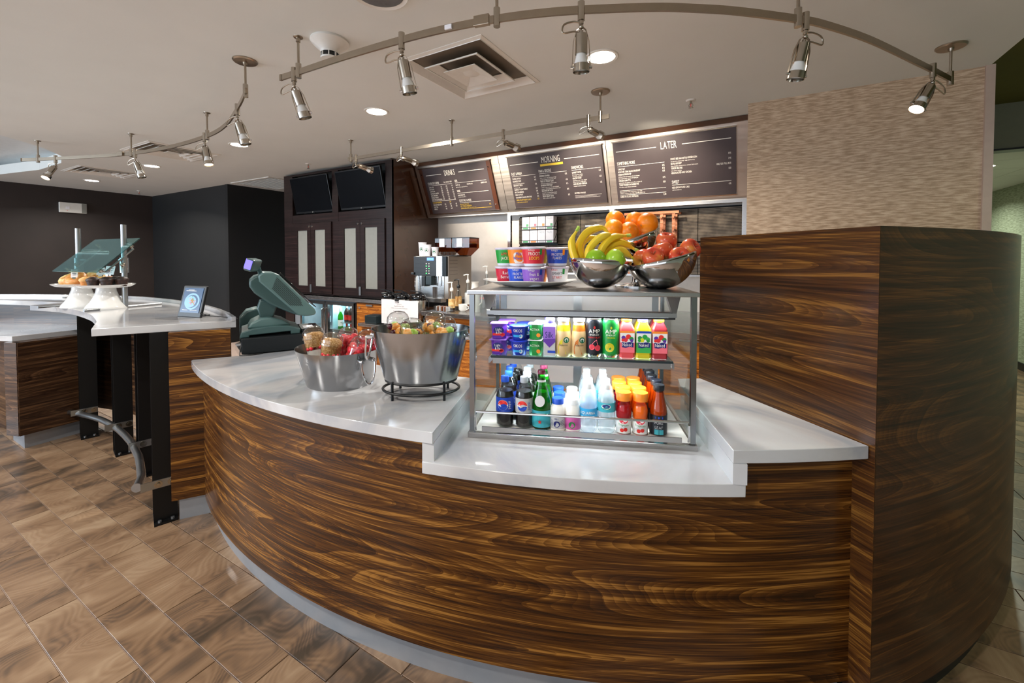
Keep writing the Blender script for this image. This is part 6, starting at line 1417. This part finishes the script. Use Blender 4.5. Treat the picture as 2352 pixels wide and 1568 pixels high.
airpot(-3.70, 3.56, 'leftmost coffee airpot beside the wooden cupboard'); airpot(-3.50, 3.57, 'middle coffee airpot behind the clipped sign'); airpot(-3.26, 3.58, 'right coffee airpot next to the espresso machine')
t = thing('clip_sign', 'white price sheet held by a black clip in front of the airpots', 'sign', (-3.42, 3.44, .735), R(2))
MB().box((0, 0, .135), (.53, .003, .27)).build('sheet', 'white_paper', t, 0)
MB().box((-.03, -.006, .268), (.05, .014, .02)).build('clip', 'black_plastic', t, 0)
MB().tube([(-.03, -.006, .275), (-.025, -.01, .31), (-.02, -.012, .335)], .006, 6).build('clip_handle', 'black_metal', t)
MB().box((0, .02, .06), (.5, .03, .12)).build('holder', 'black_plastic', t, 0)
b = MB()
for s, z, sz in (('Fresh Cut Fruit  $3.95', .195, .019), ('cantaloupe, watermelon, honeydew, pineapple, grapes', .176, .013), ('Fresh Strawberries  $3.95', .138, .019), ('ripe strawberries', .119, .013), ('Yogurt Parfait  $3.75', .068, .017), ('yogurt, strawberries, granola', .052, .011)): b.text(s, sz, lambda x, y: (x, -.0022, z + y), .8)
b.build('lettering', 'print_dark', t, 0)
b = MB(); b.text('THE BISTRO', .014, lambda x, y: (x, -.0022, .218 + y), .9); b.box((-.012, -.0022, .243), (.016, .0006, .014)); b.build('logo', 'stone_grey', t, 0)
t = thing('label_printer', 'small black box printer on the low steel counter', 'printer', (-3.86, 3.50, .7155), R(3))
MB().bb((-.09, -.08, 0), (.09, .08, .09)).build('body', 'pos_dark', t, 0, bevel=.006); MB().bb((-.07, -.06, .09), (.07, .03, .094)).build('lid', 'black_plastic', t, 0)
# syrups
def syrup(x, y, label, liq, pump, h=.2):
    t = thing('syrup_bottle', label, 'bottle', (x, y, .9005), R(20), 'syrup bottles beside the espresso machine')
    MB().lathe([(0, .003), (.034, 0), (.037, .008), (.037, h * .62), (.03, h * .74), (.016, h * .9), (.014, h)], 24).build('bottle', 'clear_pet', t, 60)
    MB().lathe([(0, .006), (.033, .008), (.033, h * .5), (0, h * .5)], 20).build('syrup', liq, t, 60)
    labelband(.0375, h * .15, h * .6, 'bread' if liq != 'sugar' else 'label_white', t)
    MB().lathe([(.018, h - .005), (.02, h), (.02, h + .022), (.010, h + .034), (.006, h + .04), (.006, h + .085), (0, h + .085)], 16).build('pump', pump, t, 40)
    MB().tube([(.01, 0, h + .088), (-.02, 0, h + .09), (-.05, 0, h + .08)], .007, 8).build('pump_spout', pump, t)
    MB().cyl((0, 0, .01), (0, 0, h), .004, n=8).build('dip_tube', pump, t)
syrup(-2.865, 3.66, 'clear syrup bottle with white pump, nearest the counter edge', 'amber_liquid', 'pumps', .215); syrup(-2.88, 3.80, 'syrup bottle with black pump', 'orange_liquid', 'black_plastic', .24); syrup(-2.86, 3.95, 'taller red-brown syrup bottle with white pump', 'sugar', 'pumps', .29); syrup(-2.80, 4.25, 'rearmost syrup bottle with white pump, against the wall', 'amber_liquid', 'pumps', .38)
t = thing('sugar_mug', 'small white ceramic mug on the coffee counter', 'mug', (-2.73, 3.68, .9005))
MB().lathe([(0, .002), (.03, 0), (.045, .02), (.048, .075), (.045, .075), (.042, .02), (0, .01)], 24).build('mug', 'white_ceramic', t, 60); MB().tube([(.045, 0, .06), (.07, 0, .055), (.07, 0, .03), (.044, 0, .02)], .006, 8).build('handle', 'white_ceramic', t)
t = thing('packet_caddy', 'clear caddy of brown sugar packets at the counter edge', 'caddy', (-2.90, 3.56, .9005))
MB().add([(-.09, -.05, 0), (.09, -.05, 0), (.09, .05, 0), (-.09, .05, 0), (-.09, -.05, .06), (.09, -.05, .06), (.09, .05, .06), (-.09, .05, .06)], [(0, 1, 2, 3), (0, 1, 5, 4), (1, 2, 6, 5), (2, 3, 7, 6), (3, 0, 4, 7)]).build('box', 'clear_cup', t, 0)
for i in range(10): MB().box((-.075 + i * .016, random.uniform(-.01, .01), .03), (.005, .06, .05), rz=random.uniform(-.2, .2)).build('sugar_packet', 'sugar' if i % 3 else 'white_paper', t, 0)
t = thing('straw_holder', 'clear tub of wrapped straws with a red band behind the display case', 'straw holder', (-2.68, 3.98, .9005))
MB().lathe([(0, .002), (.05, 0), (.06, .16), (.058, .16), (.048, .004), (0, .004)], 24).build('tub', 'clear_cup', t, 50); MB().lathe([(.057, .11), (.0605, .112), (.0615, .13), (.058, .132)], 24).build('red_band', 'red', t, 50)
for i in range(16):
    a = random.random() * 6.28; r = random.random() * .04; MB().cyl((r * math.cos(a), r * math.sin(a), .01), (r * 1.5 * math.cos(a), r * 1.5 * math.sin(a), .21 + random.random() * .03), .0035, n=6).build('straw', 'white_paper' if i % 3 else 'siren', t)
t = thing('water_jug', 'tall frosted white jug at the corner of the display case', 'jug', (-2.60, 3.72, .9005))
MB().lathe([(0, .002), (.05, 0), (.052, .2), (.04, .26), (.036, .30), (.042, .315), (0, .315)], 24).build('jug', 'white_plastic', t, 60); MB().tube([(.05, 0, .22), (.085, 0, .2), (.085, 0, .1), (.052, 0, .07)], .008, 8).build('handle', 'white_plastic', t)
# ------------------------------------------------------------------ niche: tea boxes and wine rack
for r_ in range(2):
    rk = thing('tea_rack', 'black wire rack holding the ' + ('upper' if r_ else 'lower') + ' four tea boxes', 'rack', (-2.56, 4.66, 1.655 + .165 * r_ - .002))
    MB().bb((-.005, .0, -.006), (.44, .12, -.001)).build('tray', 'black_metal', rk, 0); MB().tube([(-.005, 0, .03), (.44, 0, .03), (.44, .12, .03)], .003, 6).build('guard_wire', 'black_metal', rk)
    MB().tube([(.44, .0, 0), (.44, .06, .07), (.44, .12, .14)], .003, 6).build('side_wire', 'black_metal', rk)
    MB().bb((-.005, .12, -.02), (.44, .125, .1)).build('back_plate', 'black_metal', rk, 0)
    for i in range(4):
        t = thing('tea_box', ('upper' if r_ else 'lower') + ' row tea box, ' + ['leftmost', 'second from the left', 'third from the left', 'rightmost'][i], 'box', (-2.50 + i * .109, 4.715, 1.655 + .165 * r_), 0, 'tea boxes in the niche')
        MB().box((0, 0, .076), (.1, .1, .152)).build('carton', 'white_paper', t, 0, bevel=.002)
        b = MB(); b.text('TAZO', .03, lambda x, y: (x, -.0512, .115 + y), .8); b.build('lettering', 'galv', t, 0)
        MB().box((0, -.0508, .012), (.07, .0012, .018)).build('flavour_tab', ['tea_green', 'cap_orange', 'label_silver', 'tea_green'][i], t, 0)
        if r_: MB().box((.025, -.0508, .05), (.03, .0012, .03), rz=0).build('leaf_print', ['tea_green', 'rose', 'cap_orange', 'tea_green'][i], t, 0)
wr = thing('wine_rack', 'empty cedar wine rack standing in the niche', 'wine rack', (-1.27, 4.62, 1.30))
for yy in (.03, .17):
    for i in range(5): MB().bb((.02 + i * .118, yy, 0), (.05 + i * .118, yy + .02, .63)).build('post', 'cedar', wr, 0)
for k in range(5):
    for i in range(5): MB().bb((.025 + i * .118, .0, .06 + .13 * k), (.045 + i * .118, .2, .08 + .13 * k)).build('cross_rail', 'cedar', wr, 0)
for yy in (.02, .17): MB().bb((.0, yy, .63), (.56, yy + .025, .655)).build('top_rail', 'cedar', wr, 0); MB().bb((.0, yy, 0), (.56, yy + .025, .025)).build('base_rail', 'cedar', wr, 0)
# ------------------------------------------------------------------ bottles in the fridge
def wine(x, y, z, glass, cap, label, mat_l='label_white', h=.30, r=.037, cat='bottle'):
    t = thing('wine_bottle' if h > .26 else 'beer_bottle', label, cat, (x, y, z), 0)
    MB().lathe([(0, .004), (r - .003, 0), (r, .006), (r, h * .58), (r * .8, h * .68), (r * .4, h * .78), (r * .36, h * .96), (0, h * .96)], 20).build('bottle', glass, t, 60)
    MB().lathe([(r * .42, h * .82), (r * .42, h), (0, h)], 14).build('foil', cap, t, 40)
    labelband(r + .0005, h * .12, h * .42, mat_l, t)
for k, (x, g_, c, l_, m_, yy) in enumerate(((-5.73, 'clear_pet', 'rose', 'rose wine bottle in the left fridge door, rear', 'label_white', .3), (-5.58, 'clear_pet', 'rose', 'rose wine bottle in the left fridge door, front', 'label_white', .12), (-5.24, 'green_glass', 'label_silver', 'green wine bottle in the right fridge door', 'label_white', .14))):
    wine(x, YF + yy, .447, g_, c, l_, m_)
for k, x in enumerate((-5.08, -4.99, -4.90)):
    wine(x, YF + .12, .56, 'choc', 'label_white', 'dark beer bottle in the fridge, ' + ['left of three', 'middle of three', 'right of three'][k], 'red' if k < 2 else 'label_white', .24, .036)
    wine(x, YF + .12, .30, 'green_glass', 'red', 'green beer bottle low in the fridge, ' + ['left of three', 'middle of three', 'right of three'][k], 'label_white', .24, .034)
sh = MB().bb((-5.13, YF + .05, .548), (-4.80, YF + .5, .555)).build('upper_shelf', 'alu', fg, 0)
sh = MB().bb((-5.13, YF + .05, .288), (-4.80, YF + .5, .295)).build('lower_shelf', 'alu', fg, 0)
